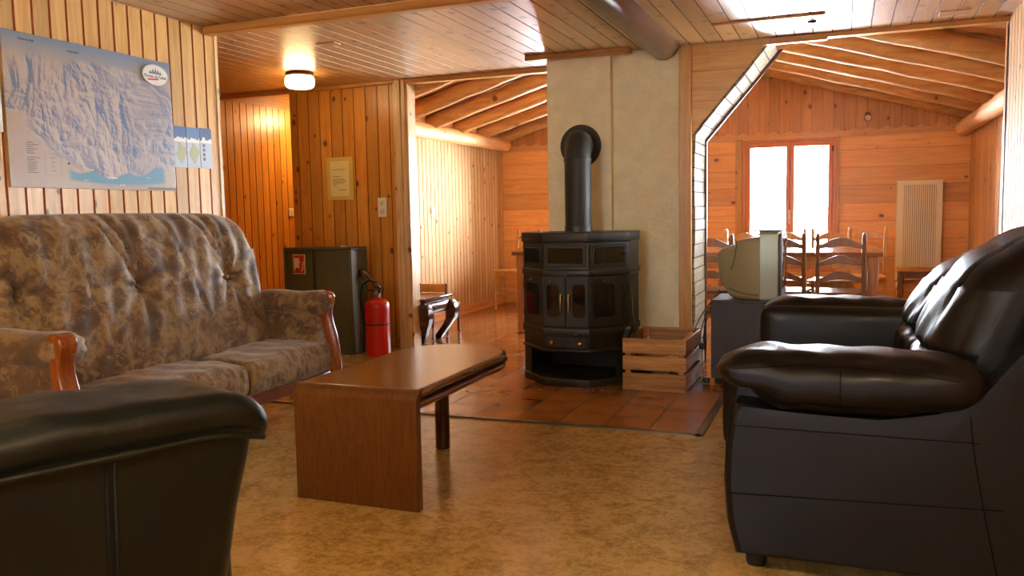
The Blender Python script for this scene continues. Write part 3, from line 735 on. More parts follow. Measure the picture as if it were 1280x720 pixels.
logs = [((-1.10, 5.35, .21), .05, .18, 8, 'split firewood log lying across the top in the crate'), ((-.955, 5.30, .20), .045, .22, -2, 'firewood log against the right slats in the crate'), ((-1.17, 5.33, .12), .052, .18, 2, 'firewood log low on the left in the crate'), ((-1.04, 5.33, .10), .055, .18, -3, 'firewood log at the bottom of the crate')]
for (p, r_, hl, an, lb) in logs:
    Mx = Matrix.Translation(p) @ Matrix.Rotation(R(an), 4, 'Z')
    q = [(r_*math.cos(R(a))*(1+.06*math.sin(a)), r_*math.sin(R(a))) for a in range(-10, 191, 25)]
    tag(MB().prism(q, -hl, hl, 'Y', M=Mx).build('firewood', split, bevel=.004), lb, 'firewood', 'firewood in the crate')
tag(MB().prism([(0, 0), (.055, .02), (.06, .075), (.02, .085)], 0, .11, 'Y', M=Matrix.Translation((-.965, 5.42, .27)) @ Matrix.Rotation(R(-25), 4, 'X') @ Matrix.Rotation(R(20), 4, 'Y')).build('kindling_block', split, bevel=.003), 'pale wood offcut sticking out of the crate at its right rear corner', 'offcut')
tag(MB().prism([(-.05, 0), (.05, 0), (.0, .09)], 0, .006, 'Y', M=Matrix.Translation((-1.13, 5.13, .25)) @ Matrix.Rotation(R(-15), 4, 'X')).build('paper_scrap', plain('newspaper', 'b8b0a0', .9)), 'grey folded paper scrap poking up in the front left of the crate', 'paper')
pk = thing('fire_poker', 'thin black fire poker with ring handle leaning from crate beside the stove', 'fire poker', (-1.21, 5.17, 0))
MB().tube([(.0, .0, .05), (-.006, .02, .30), (-.045, .05, .66)], .0045, 8).build('rod', black_m, pk, smooth=50)
MB().tube([(-.045+.022*math.sin(R(a)), .05, .685-.025*math.cos(R(a))) for a in range(0, 331, 30)], .0045, 8).build('handle_ring', black_m, pk, smooth=50)
gl = MB().puff((0, 0, 0), (.028, .02, .06), .018, (0, 0, 0), 8, lambda q: Vector((q.x+q.z*.3, q.y, q.z)), M=Matrix.Translation((-1.262, 5.13, .345)))
tag(gl.build('hearth_brush', black_m, smooth=70), 'black brush head sticking up from the crate, touching the stove side', 'brush')

# ================================================================== television on its stand
tvs = thing('tv_stand', 'dark walnut television cabinet at the opening to the dining room', 'tv cabinet', (-.77, 5.35, 0))
wal = pine('dark_walnut', '30241e', '221815', across='X', along='Z', knots=0., rough=.5)
for y in (0, .40): MB().box(0, .62, y, y+.018, .05, .53).build('side_panel', wal, tvs, bevel=.002)
MB().box(0, .62, -.004, .422, .53, .552).build('top', wal, tvs, bevel=.003)
MB().box(0, .6, .018, .40, .05, .07).build('bottom_panel', wal, tvs)
MB().box(.005, .015, .018, .40, .07, .53).build('back_panel', plain('fibreboard', '4a3a30', .7), tvs)
for x in (.04, .56):
    for y in (.05, .37): MB().lathe([(.012, -.022), (.022, -.012), (.022, .012), (.012, .022)], 16, Matrix.Translation((x, y, .022)) @ Matrix.Rotation(R(90), 4, 'X')).box(x-.012, x+.012, y-.01, y+.01, .03, .05).build('castor', black_m, tvs, smooth=40)
tv = thing('television', 'silver grey tube television seen from its side, on the dark cabinet', 'television', (-.72, 5.57, .552))
tvm = plain('olive_silver_plastic', '9a9270', .38, .15); tvb = plain('silver_bezel_plastic', '9aa08c', .34, .2)
secs = [(-.018, .215, .265, .14), (-.010, .16, .305, .155), (.02, .08, .325, .17), (.06, .02, .34, .185), (.10, .004, .352, .20), (.112, .003, .372, .205), (.17, .002, .385, .225), (.245, .002, .395, .235)]
rg = []
for x, z0, z1, hy in secs:
    p = rrect(-hy, hy, z0, z1, min(.03, (z1-z0)*.35), 5); rg.append([(x, a, b_) for a, b_ in p])
MB().rings(rg).build('housing', tvm, tv, smooth=40)
MB().prism(rrect(-.245, .245, .0, .425, .018), .245, .355, 'X').build('front_shell', tvb, tv, bevel=.004, smooth=40)
MB().prism(rrect(-.235, .235, .012, .415, .016), .355, .375, 'X').build('bezel', plain('dark_bezel', '3a3c38', .4), tv, bevel=.006)
MB().prism(rrect(-.20, .20, .07, .385, .02), .375, .379, 'X').build('screen', plain('tube_glass', '101412', .05, 0, .5), tv, bevel=.002)
g = MB(); pl_ = [(.105, -.2085, .37), (.102, -.213, .33), (.095, -.210, .28), (.085, -.202, .24), (.07, -.19, .19)]
g.tube(pl_, .0025, 6); g.build('moulded_line', black_m, tv); g = MB(); g.tube([(.055, -.186, .075), (.09, -.2, .058), (.15, -.222, .042), (.20, -.231, .036), (.243, -.236, .036)], .0025, 6)
g.build('moulded_line', black_m, tv)
sb = MB().box(-.53, -.35, 5.40, 5.68, .979, .989); tag(sb.build('flat_box', plain('dark_blue_plastic', '2c3c50', .3), bevel=.003), 'flat dark blue box lying on top of the television', 'flat box')
cab = MB()
for k, (a, b_, c_, d_) in enumerate([((-.73, 5.60, .58), (-.80, 5.55, .56), (-.87, 5.50, .30), (-.83, 5.42, .06)), ((-.74, 5.52, .60), (-.82, 5.50, .50), (-.88, 5.45, .28), (-.835, 5.43, .25)), ((-.78, 5.6, .54), (-.86, 5.5, .45), (-.885, 5.46, .36), (-.90, 5.44, .30))]):
    pa = [Vector(a), Vector(b_), Vector(c_), Vector(d_)]; pts = []
    for i in range(17):
        t = i/16; pts.append(pa[0]*(1-t)**3+pa[1]*3*t*(1-t)**2+pa[2]*3*t*t*(1-t)+pa[3]*t**3)
    cb_ = MB().tube(pts, .0035, 8).build('power_cable', black_m, smooth=60)
    tag(cb_, ['thin black cable dropping from the television to the floor behind its cabinet', 'thin black cable looping to plug height left of the television cabinet', 'thin black cable drooping toward the crate from the television cabinet'][k], 'cable', 'cables behind the television')
tag(MB().box(-.855, -.825, 5.415, 5.44, .22, .262).box(-.848, -.832, 5.40, 5.415, .23, .25).build('plug', black_m, bevel=.004), 'black plug hanging on the cables left of the television cabinet', 'plug')
tag(MB().puff((-.80, 5.37, .03), (.022, .022, .02), .012, (0, 0, 0), 6).build('power_adapter', black_m, smooth=60), 'black power adapter on the floor by television cabinet front corner', 'adapter')

# ================================================================== fire hose cabinet and extinguisher
fc = thing('hose_cabinet', 'dark olive metal fire hose cabinet against the wood partition', 'cabinet', (-4.31, 5.73, 0))
olive = plain('olive_enamel', '4c4b36', .45, .1, var=.05); olive_d = plain('olive_enamel_shadow_gap', '2c2a20', .5)
b = MB(); Wc, Dc, Hc = .655, .24, .872
b.box(0, Wc, .02, Dc, 0, .02); b.box(0, Wc, .0, Dc, Hc-.02, Hc); b.box(0, .016, .0, Dc, .02, Hc-.02); b.box(Wc-.016, Wc, .0, Dc, .02, Hc-.02); b.box(.016, Wc-.016, Dc-.015, Dc, .02, Hc-.02)
b.box(.016, Wc-.016, .004, .02, 0, .03)
b.build('body', olive, fc, bevel=.004)
d1 = MB().box(.018, .27, .008, .022, .032, Hc-.022).build('door', olive, fc, bevel=.003)
MB().box(.27, .31, .014, .022, .032, Hc-.022).build('shadow_gap', olive_d, fc)  # darker enamel paints the shade of the recess
d2 = MB().box(.31, Wc-.018, .004, .02, .032, Hc-.022).build('door', olive, fc, bevel=.004)
MB().box(.30, .315, .0, .01, .38, .48).build('grip', black_m, d2, bevel=.002)
red = plain('signal_red', 'a81418', .35); cream = plain('sign_cream', 'e6cfae', .5)
sg = MB().box(.092, .208, .001, .008, .655, .815).build('hose_sign', cream, fc, bevel=.001)
MB().box(.098, .202, -.001, .001, .661, .809).build('red_field', red, sg)
s = MB(); s.box(.108, .152, -.003, -.001, .705, .785); s.box(.105, .112, -.003, -.001, .70, .79); s.box(.148, .155, -.003, -.001, .70, .79); s.box(.155, .170, -.003, -.001, .748, .756); s.box(.110, .115, -.003, -.001, .68, .705)
s.build('hose_reel_symbol', cream, sg)
s = MB()
for k in range(4):
    x = .164+.003*k; z = .672+.02*k
    s.prism([(x, z), (x+.012, z+.002), (x+.030, z+.020), (x+.024, z+.030), (x+.016, z+.012)], -.003, -.001)
s.build('flame_symbol', cream, sg)
MB().lathe([(.030, 0), (.030, .004), (.022, .004)], 24, Matrix.Translation((Wc, .13, .66)) @ Matrix.Rotation(R(90), 4, 'Y')).build('hose_port', black_m, fc)
tag(MB().box(-3.80, -3.76, 5.80, 5.84, .872, .885).build('keyholder', white_p, bevel=.002), 'tiny white plastic piece on top of the hose cabinet', 'plastic piece')
ns = thing('water_hose', 'bronze water pipe bending from the hose cabinet side down the partition', 'pipe', (-3.655, 5.86, 0))
MB().tube([(0, 0, .66), (.035, 0, .66), (.06, 0, .645), (.065, .04, .60), (.066, .16, .50), (.066, .24, .30), (.066, .24, .01)], .014, 12).build('pipe', plain('bronze_pipe', '7a6038', .4, .6), ns, smooth=60)
MB().tube([(.012, 0, .66), (.03, 0, .66)], .022, 14).build('nut', steel, ns, smooth=40)
fe = thing('fire_extinguisher', 'red fire extinguisher standing on the floor beside the hose cabinet', 'fire extinguisher', (-3.475, 5.80, 0))
redp = plain('extinguisher_red', 'b8160e', .28, 0, .4)
MB().lathe([(.098, .0), (.1, .012), (.1, .40), (.095, .425), (.07, .448), (.035, .458), (.028, .47)], 32).build('cylinder', redp, fe, smooth=40)
MB().lathe([(.026, .468), (.030, .475), (.030, .50), (.02, .505), (.02, .525)], 20).build('valve', steel, fe, smooth=40)
h = MB(); h.box(-.075, .02, -.011, .011, .52, .532); h.box(-.07, .02, -.010, .010, .545, .553, M=Matrix.Rotation(R(6), 4, 'Y')); h.build('lever', black_m, fe, bevel=.003)
MB().tube([(.02, 0, .50), (.04, -.01, .54), (.01, -.02, .59), (-.05, -.03, .605), (-.11, -.03, .57), (-.135, -.02, .48), (-.13, -.01, .30), (-.125, 0, .17)], .010, 10).build('hose', black_m, fe, smooth=60)
MB().tube([(-.125, 0, .19), (-.122, 0, .10), (-.120, 0, .03)], [.013, .020, .026], 14).build('horn', black_m, fe, smooth=50)
MB().lathe([(.102, .25), (.102, .262)], 32).build('strap', black_m, fe, smooth=50)

# ================================================================== things on the partition and walls
cpaper = plain('yellowed_paper', 'e0cd8a', .6); cframe = plain('yellow_plastic_sleeve', 'cfae52', .3)
nt = tag(MB().box(-4.163, -3.90, 6.186, 6.196, 1.262, 1.628).build('wall_notice', cframe, bevel=.001), 'yellowed typed notice in a clear sleeve pinned on the wood partition', 'notice')
MB().box(-4.125, -3.935, 6.183, 6.186, 1.295, 1.595).build('sheet', cpaper, nt)
ink = plain('grey_ink', '5a5040', .7); l = MB(); rs = random.Random(3)
for z, x0, x1 in ((1.52, -4.10, -3.97), (1.46, -4.10, -4.02), (1.435, -4.10, -3.98), (1.42, -4.10, -3.97), (1.405, -4.10, -3.985), (1.39, -4.10, -4.06), (1.345, -4.04, -3.97)):
    x = x0
    while x < x1: w = rs.uniform(.008, .02); l.box(x, min(x1, x+w), 6.182, 6.183, z, z+.005); x += w+.005
l.build('typed_lines', ink, nt)
def switch(name, M, label, w=.085, h=.165, two=True):
    r_ = MB().box(-w/2, w/2, -.012, 0, -h/2, h/2, M=M).build(name, white_p, bevel=.004); tag(r_, label, 'switch')
    k = MB()
    for z in ((.035, -.035) if two else (0,)): k.box(-.022, .022, -.016, -.012, z-.024, z+.024, M=M)
    k.build('rocker', plain('switch_rocker', 'd8cfb4', .4), r_, bevel=.003)
    q = MB()
    for z in ((.035, -.035) if two else (0,)): q.box(-.006, .006, -.0175, -.016, z-.004, z+.004, M=M)
    q.build('marking', ink, r_)
switch('light_switch', Matrix.Translation((-3.625, 6.198, 1.19)), 'cream double light switch on the amber partition right of the notice')
switch('light_switch', Matrix.Translation((-5.398, 7.33, 1.175)) @ Matrix.Rotation(R(90), 4, 'Z'), 'small white switch on the hallway wall above the hose cabinet', .08, .085, False)
switch('light_switch', Matrix.Translation((-3.948, 7.745, 1.157)) @ Matrix.Rotation(R(90), 4, 'Z'), 'small white switch on the pale boards of the far left room', .06, .085, False)

# ski map: printed sheet, relief drawing computed as the print
MY0, MY1, MZ0, MZ1 = 2.665, 3.662, 1.278, 1.975
mx, mz = 300, 210
rng = np.random.RandomState(5)
def vnoise(X, Y, s):
    r_ = np.random.RandomState(s); g = r_.rand(64, 64); xi = np.floor(X).astype(int); yi = np.floor(Y).astype(int); fx = X-xi; fy = Y-yi
    fx = fx*fx*(3-2*fx); fy = fy*fy*(3-2*fy); a = lambda i, j: g[(xi+i) % 64, (yi+j) % 64]
    return (a(0,0)*(1-fx)+a(1,0)*fx)*(1-fy)+(a(0,1)*(1-fx)+a(1,1)*fx)*fy
U, V = np.meshgrid(np.linspace(0, 1, mx+1), np.linspace(0, 1, mz+1)); A = U*1.43
wx = vnoise(A*3, V*3, 1)-.5; wy = vnoise(A*3, V*3, 2)-.5
Hh = np.zeros_like(U); amp = 1.; fq = 4.
for o_ in range(5):
    n_ = vnoise((A+wx*.35)*fq*1.1, (V+wy*.35)*fq, 10+o_); Hh += amp*(1-np.abs(2*n_-1))**1.5; amp *= .52; fq *= 2.1
gx = np.gradient(Hh, axis=1)*mx/1.43/10; gz = np.gradient(Hh, axis=0)*mz/10
sh_ = np.clip(.52+.17*(gx*.8+gz*.5), 0, 1)
wm = vnoise(A*9, V*9, 33)
edge = (((U-.62)/.50)**2+((V-.50)/.44)**2)**1.0 + (wm-.5)*.35
mask = np.clip((1.06-edge)/.22, 0, 1)*np.clip((.9-V)/.04, 0, 1)
lm = np.clip((1.35-(((U-.2)/.28)**2+((V-.66)/.26)**2)-(wm-.5))*1.2, 0, 1)*.75; mask = np.maximum(mask, lm*np.clip((.88-V)/.04, 0, 1))
beige = np.array([.80, .72, .64]); snow = np.array([.84, .78, .74]); blue = np.array([.33, .44, .66]); mauve = np.array([.60, .58, .66]); sky = np.array([.52, .60, .72]); teal = np.array([.33, .60, .74])
t3 = lambda a: a[..., None]
rel = snow*t3(np.clip((sh_-.42)/.2, 0, 1))+mauve*t3(1-np.clip((sh_-.42)/.2, 0, 1))
db = np.clip((.42-sh_)/.12, 0, 1)*np.clip(vnoise(A*5, V*5, 44)*2.6-.35, 0, 1); rel = rel*(1-t3(db))+blue*t3(db)
rel = rel*(1-.25*t3(np.clip(U-.55, 0, 1)*2))+np.array([.55, .62, .80])*.25*t3(np.clip(U-.55, 0, 1)*2)
C = beige*np.ones(U.shape+(1,)); sk = np.clip((V-.80-.05*wm)/.16, 0, 1); C = C*(1-t3(sk))+sky*t3(sk)
C = C*(1-t3(mask))+rel*t3(mask)
lake_top = .150-.05*np.sin((U-.30)*6.0)+.018*np.sin(U*31); lake_bot = .055-.03*np.sin((U-.3)*4.6)
lk = np.clip((lake_top-V)/.012, 0, 1)*np.clip((V-lake_bot)/.02, 0, 1)*np.clip((U-.30)/.03, 0, 1)*np.clip((.93-U)/.03, 0, 1)
C = C*(1-t3(lk))+teal*t3(lk)
C = C*np.array([.82, .79, .76])
lin = np.where(C <= .04045, C/12.92, ((C+.055)/1.055)**2.4)
vs = [(0, 0, 0)]*0; Xp = MY0+U*(MY1-MY0); Zp = MZ0+V*(MZ1-MZ0)
bow = .006+.004*np.sin(U*9)*np.sin(V*5)
vs = list(zip((np.full(U.size, -3.462)+bow.ravel()).tolist(), Xp.ravel().tolist(), Zp.ravel().tolist()))
w_ = mx+1; fs = [(j*w_+i, j*w_+i+1, (j+1)*w_+i+1, (j+1)*w_+i) for j in range(mz) for i in range(mx)]
me = bpy.data.meshes.new('ski_map'); me.from_pydata(vs, [], fs); ca = me.color_attributes.new('print', 'FLOAT_COLOR', 'POINT')
ca.data.foreach_set('color', np.concatenate([lin.reshape(-1, 3), np.ones((U.size, 1))], 1).astype(np.float32).ravel())
sm = NT('printed_map'); an_ = sm.N('ShaderNodeVertexColor', layer_name='print'); sm.P(Base_Color=an_.outputs[0], Roughness=.38); me.materials.append(sm.m)
for p in me.polygons: p.use_smooth = True
mp = bpy.data.objects.new('ski_map', me); COL.objects.link(mp); sol = mp.modifiers.new('sheet', 'SOLIDIFY'); sol.thickness = .0015; sol.offset = -1
tag(mp, 'large printed winter panorama ski map hanging on the pale board wall above the velvet sofa', 'map')
def onwall(u, v, d=.013): # u, v fraction of the map
    return Matrix(((0, 0, 1, -3.462+d), (1, 0, 0, MY0+u*(MY1-MY0)), (0, 1, 0, MZ0+v*(MZ1-MZ0)), (0, 0, 0, 1)))
inkd = plain('dark_print', '2c2c30', .6); wht = plain('white_print', 'eef0ee', .6); offw = plain('badge_white', 'd6d0c2', .4); redi = plain('red_print', 'c03038', .5)
bd = MB().lathe([(.090, 0), (.090, .0015)], 48, onwall(.885, .885, .0125) @ Matrix.Diagonal((1, .62, 1, 1))).build('badge', offw, mp)
MB().rings([[(.0885*math.cos(R(a))*k, .0885*math.sin(R(a))*k, .002) for a in range(0, 360, 8)] for k in (1.0, .97)], caps=False, M=onwall(.885, .885, .0125) @ Matrix.Diagonal((1, .62, 1, 1))).build('badge_rim', plain('badge_grey', '8a8a8a', .5), bd)
tt = text('badge_text', 'Portes du Soleil', .024, inkd, bd, onwall(.885, .872, .0145))
mt = MB()
for k, (a, h_) in enumerate(((-.035, .018), (-.018, .028), (.0, .034), (.018, .026), (.034, .016))): mt.prism([(a-.012, 0), (a+.012, 0), (a+.002, h_)], 0, .0004, 'Z', M=onwall(.885, .892, .0143))
mt.build('badge_peaks', plain('peak_grey', '6e7278', .6), bd)
MB().box(-.045, .03, -.004, .004, 0, .0006, M=onwall(.875, .851, .0143) @ Matrix.Rotation(R(5), 4, 'Z')).build('badge_stripe', redi, bd)
for s_, u, v, sz, mt_, al in (('Dents du Midi', .12, .955, .014, inkd, 'CENTER'), ('Mont Blanc', .37, .935, .014, inkd, 'CENTER'), ('Mont Blanc', .66, .95, .001, inkd, 'CENTER'), ('www.portesdusoleil.com', .995, .018, .020, plain('olive_print', '6a6030', .6), 'RIGHT'), ('Lac Léman', .56, .085, .014, wht, 'CENTER'), ('Evian', .44, .135, .010, wht, 'CENTER'), ('Thonon', .40, .06, .009, wht, 'CENTER'), ('Lausanne', .62, .035, .009, wht, 'CENTER'), ('Montreux', .80, .095, .009, wht, 'CENTER')):
    if sz > .005: text('lettering', s_, sz, mt_, mp, onwall(u, v), al)
lg = MB(); rs = random.Random(8)
for k in range(15):
    z = .235-.014*k
    if k in (6,): continue
    lg.box(0, rs.uniform(.03, .065), -.002, .002, 0, .0004, M=onwall(.085, z+.06, .0135))
for k in range(4): lg.box(0, rs.uniform(.015, .03), -.002, .002, 0, .0004, M=onwall(.21, .20-.028*k, .0135))
lg.build('legend_lines', plain('legend_print', '6a6058', .6), mp)
fr_ = MB()
for a in ((.0, .09, .098, .1), (.0, .09, .0, .002), (.0, .002, .0, .1), (.088, .09, .0, .1)): fr_.box(a[0], a[1], a[2], a[3], 0, .0004, M=onwall(.175, .085, .0135))
fr_.build('legend_box', plain('legend_print_box', '8a8078', .6), mp)
MB().box(-.006, .006, -.006, .006, 0, .0006, M=onwall(.305, .17, .0135)).build('map_marker', inkd, mp)
rl_ = MB(); rs = random.Random(4)
for k in range(26):
    u, v = rs.uniform(.3, .9), rs.uniform(.3, .8); pts = [Vector((u*.997, v*.697, 0))]
    for i in range(4): pts.append(pts[-1]+Vector((rs.uniform(-.02, .02), rs.uniform(-.028, -.006), 0)))
    rl_.tube([Matrix.Translation((0, 0, 0)) @ p for p in pts], .0009, 4, M=Matrix(((0, 0, .2, -3.4492), (1, 0, 0, MY0), (0, 1, 0, MZ0), (0, 0, 0, 1))))
rl_.build('ski_runs', plain('run_print', '7a4a58', .6), mp)
# leaflets right of the map
def leaflet(y0, y1, z0, z1, seed, lab):
    r_ = MB().box(-3.4615, -3.459, y0, y1, z0, z1).build('leaflet', plain('leaflet_paper_%d' % seed, 'a6abb0', .35)); tag(r_, lab, 'leaflet', 'leaflets beside the ski map')
    MB().box(-3.459, -3.4584, y0, y1, z1-.085, z1).build('mountain_photo', plain('leaflet_blue_%d' % seed, ('3a5a86', '4a6a92', '34507a')[seed], .35), r_)
    k = MB(); rs = random.Random(seed)
    poly = [(y0, z1-.085)]+[(y0+(y1-y0)*i/8, z1-.05-rs.uniform(0, .025)) for i in range(9)]+[(y1, z1-.085)]
    k.prism(poly, -3.4584, -3.458, 'X'); k.build('snow_peaks', offw, r_)
    if seed < 2:
        cy_, cz_ = (y0+y1)/2+.01, (z0+z1)/2-.03
        poly = [(cy_+.035*math.cos(R(a))*(1+.3*math.sin(a*.07+seed)), cz_+.05*math.sin(R(a))*(1+.25*math.cos(a*.05))) for a in range(0, 360, 24)]
        MB().prism(poly, -3.459, -3.4583, 'X').build('area_map', plain('leaflet_khaki_%d' % seed, '9a9868', .5), r_)
    else:
        MB_ = MB()
        for i in range(4): MB_.lathe([(.010, 0), (.010, .0006)], 16, Matrix(((0, 0, 1, -3.459), (1, 0, 0, y0+.03), (0, 1, 0, z1-.10-i*.026), (0, 0, 0, 1))))
        MB_.build('round_icons', plain('icon_blue', '3c5a88', .5), r_)
leaflet(3.668, 3.762, 1.412, 1.64, 0, 'left leaflet of the three, with small khaki map, right of the ski map')
leaflet(3.766, 3.868, 1.414, 1.64, 1, 'middle leaflet of the three, between two others on the board wall')
leaflet(3.872, 3.966, 1.414, 1.645, 2, 'right leaflet of the three, with a column of round blue icons')
tag(MB().box(-3.462, -3.459, 2.45, 2.652, 1.52, 1.75).build('leaflet', plain('white_sheet', 'd8dcdf', .4)), 'white sheet at the far left edge, left of the ski map', 'leaflet')

# ================================================================== lamps
def ceiling_lamp(loc, label, power, c='ffd494'):
    t = thing('ceiling_lamp', label, 'ceiling lamp', loc)
    MB().lathe([(.100, 0), (.106, -.008), (.104, -.022), (.096, -.026)], 32).build('base', plain('brown_lamp_base', '5a3a1e', .4, .3), t, smooth=40)
    g = MB(); rg = []
    prof = [(.094, -.02), (.106, -.035), (.110, -.055), (.110, -.078), (.104, -.100), (.085, -.112), (.04, -.117), (.002, -.118)]
    for r_, z in prof:
        rg.append([((r_+.002*math.cos(i*PI))*math.cos(2*PI*i/48), (r_+.002*math.cos(i*PI))*math.sin(2*PI*i/48), z) for i in range(48)])
    g.rings(rg).build('glass_shade', emit('lit_glass_shade_%d' % int(power*10), c, power), t, smooth=60)
    return t
ceiling_lamp((-3.915, 5.5, CZ-.004), 'round ribbed glass ceiling lamp, lit, by the hallway', HALL_LAMP)
ceiling_lamp((-5.0, 7.55, CZ-.004), 'round ceiling lamp in the hallway behind the partition', HALL_LAMP*5)
ceiling_lamp((-1.9, .6, CZ-.004), 'round ceiling lamp over the near armchair', ROOM_LAMP, 'ffe6b4')
ceiling_lamp((.2, .4, CZ-.004), 'added unseen ceiling lamp over the near end of the lounge', ROOM_LAMP, 'ffe6b4')  # second lamp out of view, added to brighten the foreground
sl = thing('spotlight', 'small round spotlight on the orange gable boards above the window', 'spotlight', (.235, 9.67, 2.075))
MB().lathe([(.03, 0), (.03, .01)], 20, Matrix.Rotation(R(90), 4, 'X')).build('mount', steel, sl, smooth=40)
MB().tube([(0, -.01, 0), (0, -.04, -.005)], .008, 8).build('arm', steel, sl)
Mx = Matrix.Translation((-.01, -.05, -.01)) @ Matrix.Rotation(R(-62), 4, 'X') @ Matrix.Rotation(R(200), 4, 'Z')
MB().lathe([(.026, .05), (.032, .045), (.034, -.04), (.040, -.05), (.030, -.045)], 24, Mx, caps=False).build('shade', plain('copper_shade', '9a6a4a', .3, .7), sl, smooth=50)
MB().lathe([(.030, -.044), (.028, -.040)], 24, Mx).build('bulb', plain('frosted_bulb', 'f0f0ea', .2), sl, smooth=50)

from mathutils.bvhtree import BVHTree
def seam_on(o, starts, d, parent, r_=.0016):
    bv = BVHTree.FromPolygons([v.co[:] for v in o.data.vertices], [p.vertices[:] for p in o.data.polygons])
    pts = [h[0] for h in (bv.ray_cast(Vector(p), Vector(d)) for p in starts) if h[0] is not None]
    if len(pts) > 3: MB().tube(pts, r_, 6).build('seam', thread, parent, smooth=60)
# ================================================================== leather sofa on the right
ls = thing('leather_sofa', 'black brown leather two seat sofa on the right, facing the coffee table', 'sofa', (0, 3.42, 0))
HY = .86   # half length, arms reach y = +-.86
def side_panel(yc, hy):
    # outline in x-z, bulged outwards; loft across y
    out = [(-.300, .055), (-.325, .16), (-.335, .29), (-.330, .40), (-.318, .47), (-.30, .53), (-.12, .52), (.10, .515), (.26, .545), (.36, .60), (.43, .66), (.50, .76), (.56, .86), (.66, .94), (.76, .93), (.80, .80), (.82, .5), (.81, .2), (.78, .055)]
    # densify
    pts = []
    nn_ = len(out)
    for i in range(nn_):
        a, b_ = out[i], out[(i+1) % nn_]
        k = max(1, int(math.hypot(b_[0]-a[0], b_[1]-a[1])/.05))
        for j in range(k): pts.append((a[0]+(b_[0]-a[0])*j/k, a[1]+(b_[1]-a[1])*j/k))
    cx_, cz_ = .22, .40
    rg = []
    for t in (-1, -.96, -.86, -.6, 0, .6, .86, .96, 1):
        ins = .022*(1-math.sqrt(max(0, 1-abs(t)**4)))
        y = yc+hy*t
        rg.append([(x+(cx_-x)*ins*2.2, y, z+(cz_-z)*ins*2.2) for x, z in pts])
    m_ = MB(); n_ = len(pts); m_.rings(rg, caps=False)
    # crowned flat faces: concentric rings to the centre
    for e_, sg_ in ((0, -1), (len(rg)-1, 1)):
        base = rg[e_]; prev = base; rr = [base]
        for f_ in (.9, .75, .55, .3, .08):
            rr.append([(cx_+(p[0]-cx_)*f_, p[1]+sg_*.007*(1-f_*f_), cz_+(p[2]-cz_)*f_) for p in base])
        m_.rings(rr, caps=False); m_.add(rr[-1], [tuple(range(n_))])
    return m_
def seam_line(pts, parent, r_=.0014):
    return MB().tube(pts, r_, 6).build('seam', thread, parent, smooth=60)
for sg_ in (-1, 1):
    yc = sg_*(HY-.09)
    pn = side_panel(yc, .085).build('side_panel', leath, ls, smooth=75)
    yo = yc+sg_*.085; f_ = sg_*.002
    def dome(x, z):
        d = math.hypot((x-.22)/.55, (z-.40)/.42); return yo+sg_*.007*max(0, 1-min(1, d)**2)+f_
    seam_line([(x, dome(x, .465), .465+.0*x) for x in np.linspace(-.30, .36, 16)], pn)
    seam_line([(x, dome(x, .265+.04*x), .265+.04*x) for x in np.linspace(-.32, .42, 16)], pn)
    seam_line([(.335+.08*(1-t)**1.3, dome(.335+.08*(1-t)**1.3, .08+.46*t), .08+.46*t) for t in np.linspace(0, 1, 14)], pn)
    # arm pad, pointed at the front
    def padf(q, sg_=sg_, yc=yc):
        x, y, z = q
        t = (x+.36)/.80                          # 0 front .. 1 rear
        k = 1-.75*max(0, 1-t/.25)**2              # pinch the nose
        zc = .615+.035*max(0, 1-t/.25)
        z = zc+(z-.615)*k*(1-.55*(max(0, t-.55)/.45)**2)
        x -= .05*(z-.60)/.1*(-.55)*max(0, 1-t/.3)
        if z < .60: x += .06*max(0, 1-t/.3)
        z += .015*max(0, (t-.6)/.4)
        z += .003*math.sin(x*40+y*30)
        return Vector((x, y, z))
    pd = MB().puff((.005, yc+sg_*.015, .612), (.370, .135, .082), .07, (.0, .018, .010), 26, padf).build('arm_pad', leath, ls, smooth=80)
    MB().puff((.0, sg_*(HY-.20), .50), (.352, .055, .168), .05, (.006, .012, .0), 14).build('inner_panel', leath, ls, smooth=80)
    seam_on(pd, [(x, sg_*1.5, .668-.02*((x+.02)/.3)**2) for x in np.linspace(-.30, .30, 26)], (0, -sg_, 0), pd)
    seam_on(pd, [(.0, sg_*1.5, z) for z in np.linspace(.56, .66, 8)], (0, -sg_, 0), pd)
MB().puff((.22, 0, .20), (.50, HY-.17, .145), .03, (.01, 0, 0), 12).build('base', leath, ls, smooth=80)
MB().puff((.68, 0, .50), (.10, HY-.10, .41), .05, (.01, 0, .01), 14).build('back_frame', leath, ls, smooth=80)
